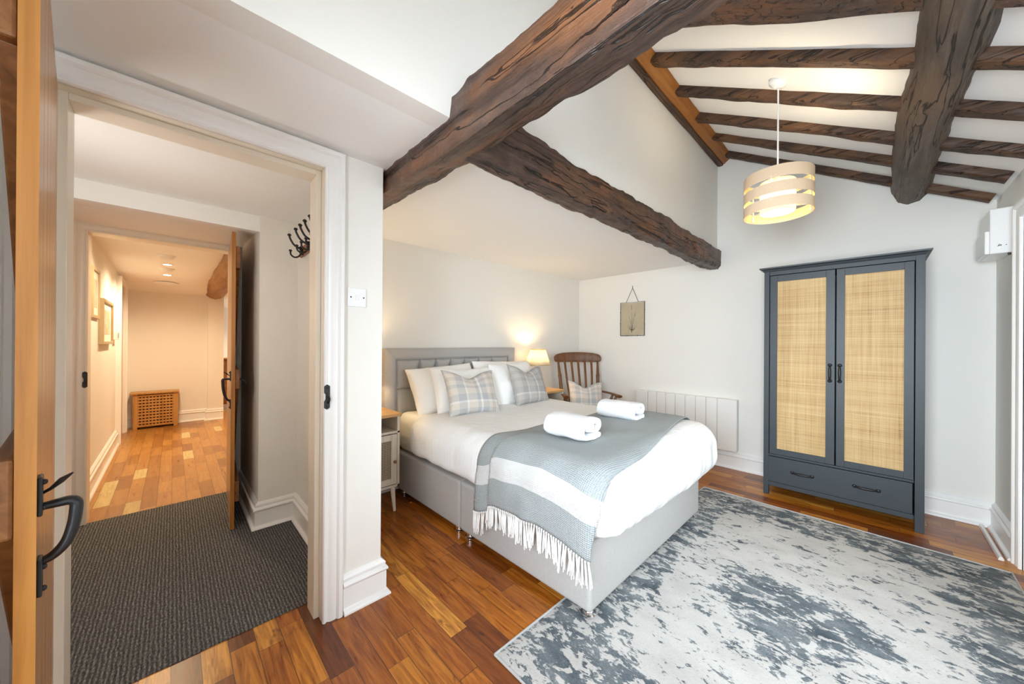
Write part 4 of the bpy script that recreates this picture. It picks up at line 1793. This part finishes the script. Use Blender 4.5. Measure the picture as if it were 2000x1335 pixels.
m = MB().tube([(PX, PY, zt_ - .02), (PX, PY, roofz(PX) - .04)], .0045, 8)
m.lathe([(.014, zt_ - .055), (.018, zt_ - .03), (.012, zt_ + .0), (.004, zt_ + .02)], (PX, PY, 0), 16)
obj('cord', m, 'white_plastic', pen, smooth=60)
Mr = Matrix.Rotation(math.atan(.573), 4, 'Y')
m = MB().lathe([(.05, 0), (.05, -.010), (.042, -.022), (.02, -.030), (.008, -.036), (.001, -.037)], (PX, PY, roofz(PX) - .0005), 28, Mr)
obj('ceiling_rose', m, 'white_plastic', pen, smooth=50)
point('pendant_light', (PX, PY, 2.22), 13, (1, .84, .60), .04)
sp = bpy.data.lights.new('pendant_down', 'SPOT')
sp.energy = 14
sp.color = (1, .84, .62)
sp.spot_size = R(120)
sp.spot_blend = .8
sp.shadow_soft_size = .07
so = bpy.data.objects.new('pendant_down', sp)
so.location = (PX, PY, 2.108)
COL.objects.link(so)

# ------------------------------------------------------------------ small wall things
sw = thing('light_switch', 'white single light switch on the wall right of the near doorway', 'light switch', (XD, .648, 1.515))
obj('plate', MB().box(XD, XD + .009, .604, .692, 1.469, 1.561), 'white_plastic', sw, bevel=.003)
obj('rocker', MB().box(XD + .009, XD + .014, .640, .656, 1.503, 1.527), 'white_plastic', sw, bevel=.0015)
for y in (.6175, .6785):
    obj('screw', MB().lathe([(.001, .0102), (.0038, .0102), (.0038, .008)], (XD, y, 1.515), 10, Matrix.Rotation(R(90), 4, 'Y')), 'black_iron', sw)
s2 = thing('light_switch', 'small switch on the left wall of the lobby beside the second doorway', 'light switch', (-3.585, -.51, 1.385))
obj('plate', MB().box(-3.63, -3.54, -.51, -.500, 1.335, 1.435), 'grey_plastic', s2, bevel=.003)
obj('rocker', MB().box(-3.595, -3.575, -.500, -.496, 1.372, 1.398), 'white_plastic', s2, bevel=.001)

# chime / junction box on the right wall near the corner
bx_ = thing('wall_box', 'boxy white casing high on the right wall near the corner', 'wall box', (XR, 3.9, 2.03))
b1 = obj('housing', MB().box(.515, XR, 3.762, 4.06, 1.885, 2.172), 'white_plastic', bx_, bevel=.006)
obj('side_cover', MB().box(.497, .516, 3.775, 4.05, 1.888, 2.035), 'white_plastic', bx_, bevel=.004)
m = MB()
m.box(.548, .560, 3.7605, 3.763, 1.932, 1.936)
m.tube([(.545, 3.7612, 1.930), (.552, 3.7612, 1.942), (.560, 3.7612, 1.937)], .0015, 5)
m.box(.575, .580, 3.7605, 3.763, 1.933, 1.937)
obj('mark', m, 'chain_metal', bx_)
m = MB().tube([(.59, 3.775, 1.885), (.592, 3.775, 1.87)], .006, 8)
obj('cable_stub', m, 'chain_metal', bx_)
# small switch further along the right wall
s3 = thing('light_switch', 'white wall switch beside the casing on the right wall', 'light switch', (XR, 3.70, 1.47))
obj('plate', MB().box(XR - .010, XR, 3.66, 3.745, 1.42, 1.52), 'white_plastic', s3, bevel=.003)
obj('rocker', MB().box(XR - .014, XR - .010, 3.69, 3.71, 1.455, 1.485), 'white_plastic', s3, bevel=.001)
# loose trunking strip on the floor
m = MB().prism([(.528, .0005), (.552, .0005), (.552, .012), (.545, .024), (.533, .022)], 3.60, 4.165, 'Y')
tag(obj('trunking_strip', m, 'white_plastic', None, bevel=.003), 'white plastic strip lying on the floor in front of the right skirting board', 'cable trunking')

# coat rack
ck = thing('coat_rack', 'wooden rack of black double hooks on the lobby wall', 'coat rack', (-2.5, .66, 1.96))
obj('board', MB().box(-2.85, -2.12, .642, .6595, 1.925, 1.995), 'rack_wood', ck, bevel=.008)
for x in (-2.745, -2.575, -2.465, -2.36, -2.25):
    m = MB()
    m.tube(catmull([(x, .637, 1.965), (x, .615, 1.970), (x, .585, 1.99), (x, .565, 2.025), (x, .56, 2.045)], 5), [.0065] * 20 + [.0075], 8)
    m.sphere((x, .56, 2.048), .012, 10, 7, (1, 1, .8))
    m.tube(catmull([(x, .637, 1.945), (x, .615, 1.912), (x, .590, 1.903), (x, .570, 1.918), (x, .567, 1.94)], 5), [.0055] * 20 + [.0065], 8)
    m.sphere((x, .567, 1.944), .010, 10, 7, (1, 1, .8))
    m.tube([(x, .636, 1.925), (x, .636, 1.985)], .010, 8, flat=(1.4, .6))
    m.sphere((x, .622, 1.970), .010, 8, 6)
    obj('hook', m, 'black_iron', ck, smooth=60)

ck.location.z -= .033

# ------------------------------------------------------------------ hallway things
rc = thing('radiator_cover', 'slatted oak radiator cover at the end of the hallway', 'radiator cover', (-7.5, -.17, 0))
cx0, cx1, cy0, cy1 = -7.64, -7.40, -.415, .062
obj('top', MB().box(cx0, cx1 + .02, cy0 - .03, cy1 + .012, .508, .532), 'cover_oak', rc, bevel=.003)
for y in (cy0, cy1 - .05):
    obj('post', MB().box(cx1 - .03, cx1, y, y + .05, 0, .508), 'cover_oak', rc, bevel=.002)
obj('side', MB().box(cx0, cx1 - .03, cy0, cy0 + .018, .02, .508), 'cover_oak', rc)
obj('side', MB().box(cx0, cx1 - .03, cy1 - .018, cy1, .02, .508), 'cover_oak', rc)
m = MB()
nv, nh = 11, 11
gy0, gy1, gz0, gz1 = cy0 + .05, cy1 - .05, .035, .495
for k in range(nv):
    y = lerp(gy0 + .008, gy1 - .008, k / (nv - 1))
    m.box(cx1 - .022, cx1 - .010, y - .0085, y + .0085, gz0, gz1)
for k in range(nh):
    z = lerp(gz0 + .012, gz1 - .012, k / (nh - 1))
    m.box(cx1 - .012, cx1 - .002, gy0, gy1, z - .0135, z + .0135)
obj('lattice', m, 'cover_oak', rc)
obj('shadow_sheet', MB().box(cx1 - .08, cx1 - .07, gy0, gy1, .05, .5), 'painted_shadow', rc)  # near-black sheet painting the shade behind the lattice


def wall_art(label, x0, x1, z0, z1, art, dp=.035):
    o = thing('framed_picture', label, 'picture', ((x0 + x1) / 2, -.51, z0), 0, 'pictures in the hallway')
    m = MB()
    w = .03
    for a, b, c, d in ((x0, x0 + w, z0, z1), (x1 - w, x1, z0, z1), (x0 + w, x1 - w, z0, z0 + w), (x0 + w, x1 - w, z1 - w, z1)):
        m.box(a, b, -.51, -.51 + dp, c, d)
    obj('frame', m, 'frame_gold', o, bevel=.004)
    obj('mount', MB().box(x0 + w, x1 - w, -.509, -.514 + dp * .6, z0 + w, z1 - w), 'paper_white', o)
    iw = .10
    obj('artwork', MB().box(x0 + iw, x1 - iw, -.515 + dp * .6, -.5125 + dp * .6, z0 + iw, z1 - iw), art, o)


wall_art('taller framed picture on the hallway wall nearest the second doorway', -5.05, -4.66, 1.49, 1.94, 'art_pale', .018)
wall_art('gilt-framed picture on the hallway wall next to the thermostat', -5.88, -5.12, 1.255, 1.70, 'art_pale')
th = thing('thermostat', 'white room thermostat on the hallway wall beside the gilt picture', 'thermostat', (-6.3, -.51, 1.35))
obj('case', MB().box(-6.40, -6.18, -.51, -.47, 1.30, 1.40), 'white_plastic', th, bevel=.006)
obj('dial', MB().box(-6.30, -6.22, -.471, -.466, 1.325, 1.38), 'grey_plastic', th, bevel=.002)


def ceil_disc(name, label, cat, x, y, prof, mat, group=None, extra=None):
    z = hallz(x)
    o = thing(name, label, cat, (x, y, z), 0, group)
    obj('body', MB().lathe(prof, (0, 0, 0), 28), mat, o, local=True, smooth=40)
    if extra:
        nm, pr, mt = extra
        obj(nm, MB().lathe(pr, (0, 0, 0), 28), mt, o, local=True, smooth=40)
    return o


AL = [(.001, .004), (.07, .004), (.072, -.006), (.060, -.010), (.055, -.018), (.052, -.030), (.04, -.036), (.001, -.037)]
ceil_disc('smoke_alarm', 'round white smoke alarm on the hallway ceiling nearest the second doorway', 'smoke alarm', -5.25, -.052, AL, 'white_plastic', 'smoke alarms in the hallway')
ceil_disc('smoke_alarm', 'round white smoke alarm on the hallway ceiling between the two spotlights', 'smoke alarm', -6.05, -.06, AL, 'white_plastic', 'smoke alarms in the hallway')
SPT = [(.001, .004), (.048, .004), (.05, -.004), (.04, -.006), (.038, -.002), (.001, -.002)]
SPG = ('lens', [(.001, -.0035), (.034, -.0035), (.034, -.0025), (.001, -.0025)], 'spot_glow')
ceil_disc('spotlight', 'nearer lit recessed spotlight in the hallway ceiling', 'spotlight', -5.75, -.052, SPT, 'white_plastic', 'hallway spotlights', SPG)
ceil_disc('spotlight', 'farther lit recessed spotlight in the hallway ceiling', 'spotlight', -6.45, -.058, SPT, 'white_plastic', 'hallway spotlights', SPG)
ceil_disc('ceiling_light', 'shallow unlit domed fitting on the hallway ceiling beyond the spotlights', 'ceiling light', -7.0, -.07,
          [(.001, .004), (.13, .004), (.132, -.010), (.12, -.018), (.09, -.03), (.05, -.038), (.001, -.041)], 'white_plastic')


def spot(loc, power, size, col=(1, .77, .49), blend=.7):
    L = bpy.data.lights.new('spot_light', 'SPOT')
    L.energy = power
    L.color = col
    L.spot_size = R(size)
    L.spot_blend = blend
    L.shadow_soft_size = .035
    o = bpy.data.objects.new('spot_light', L)
    o.location = loc
    COL.objects.link(o)


for x, y in ((-4.45, -.05), (-5.75, -.052), (-6.45, -.058)):
    spot((x, y, hallz(x) - .012), 58, 160)
point('lobby_fill', (-2.12, -.40, 1.50), 5, (1, .97, .95), .05)  # unseen lamp added to brighten the lobby, has no fitting
spot((-8.3, 1.2, 1.98), 100, 150)
# sideboard in the room beyond
sb = thing('sideboard', 'wooden cupboard in the room beyond the hallway, seen past the door handle', 'cupboard', (-8.6, .9, 0))
obj('body', MB().box(-8.9, -8.5, .62, 1.5, .10, .94), 'pine_dark', sb, bevel=.004)
obj('top', MB().box(-8.92, -8.48, .60, 1.52, .94, .965), 'pine_dark', sb, bevel=.004)
for y0, y1 in ((.64, 1.05), (1.07, 1.48)):
    obj('door', MB().box(-8.50, -8.485, y0, y1, .14, .92), 'pine_dark', sb, bevel=.004)
for x in (-8.86, -8.54):
    for y in (.65, 1.46):
        obj('leg', MB().box(x - .02, x + .02, y - .02, y + .02, 0, .10), 'pine_dark', sb)

# ------------------------------------------------------------------ daylight
def area(name, loc, rot, sx, sy_, power, col, spread=180):
    L = bpy.data.lights.new(name, 'AREA')
    L.shape = 'RECTANGLE'
    L.size, L.size_y = sx, sy_
    L.spread = R(spread)
    L.energy = power
    L.color = col
    o = bpy.data.objects.new(name, L)
    o.location = loc
    o.rotation_euler = rot
    COL.objects.link(o)
    return o


DAY = (.80, .905, 1)
area('daylight', (XR + .16, (wy0 + wy1) / 2, (wz0 + wz1) / 2), (0, R(58), 0), wz1 - wz0, wy1 - wy0, 11.5, DAY, 120)
area('daylight', ((nx0 + nx1) / 2, YN - .16, (nz0 + nz1) / 2), (R(82), 0, 0), nx1 - nx0, nz1 - nz0, 70, DAY, 120)  # fill through the added window behind the camera
w = bpy.data.worlds.new('sky')
scene.world = w
w.use_nodes = True
w.node_tree.nodes['Background'].inputs[0].default_value = (.85, .92, 1, 1)
w.node_tree.nodes['Background'].inputs[1].default_value = 1.0

scene.view_settings.view_transform = 'Standard'
scene.view_settings.look = 'None'
scene.view_settings.exposure = 0.4
scene.view_settings.gamma = 1
scene.cycles.max_bounces = 12
scene.cycles.diffuse_bounces = 8
scene.cycles.use_denoising = True
scene.cycles.caustics_reflective = False
scene.cycles.caustics_refractive = False
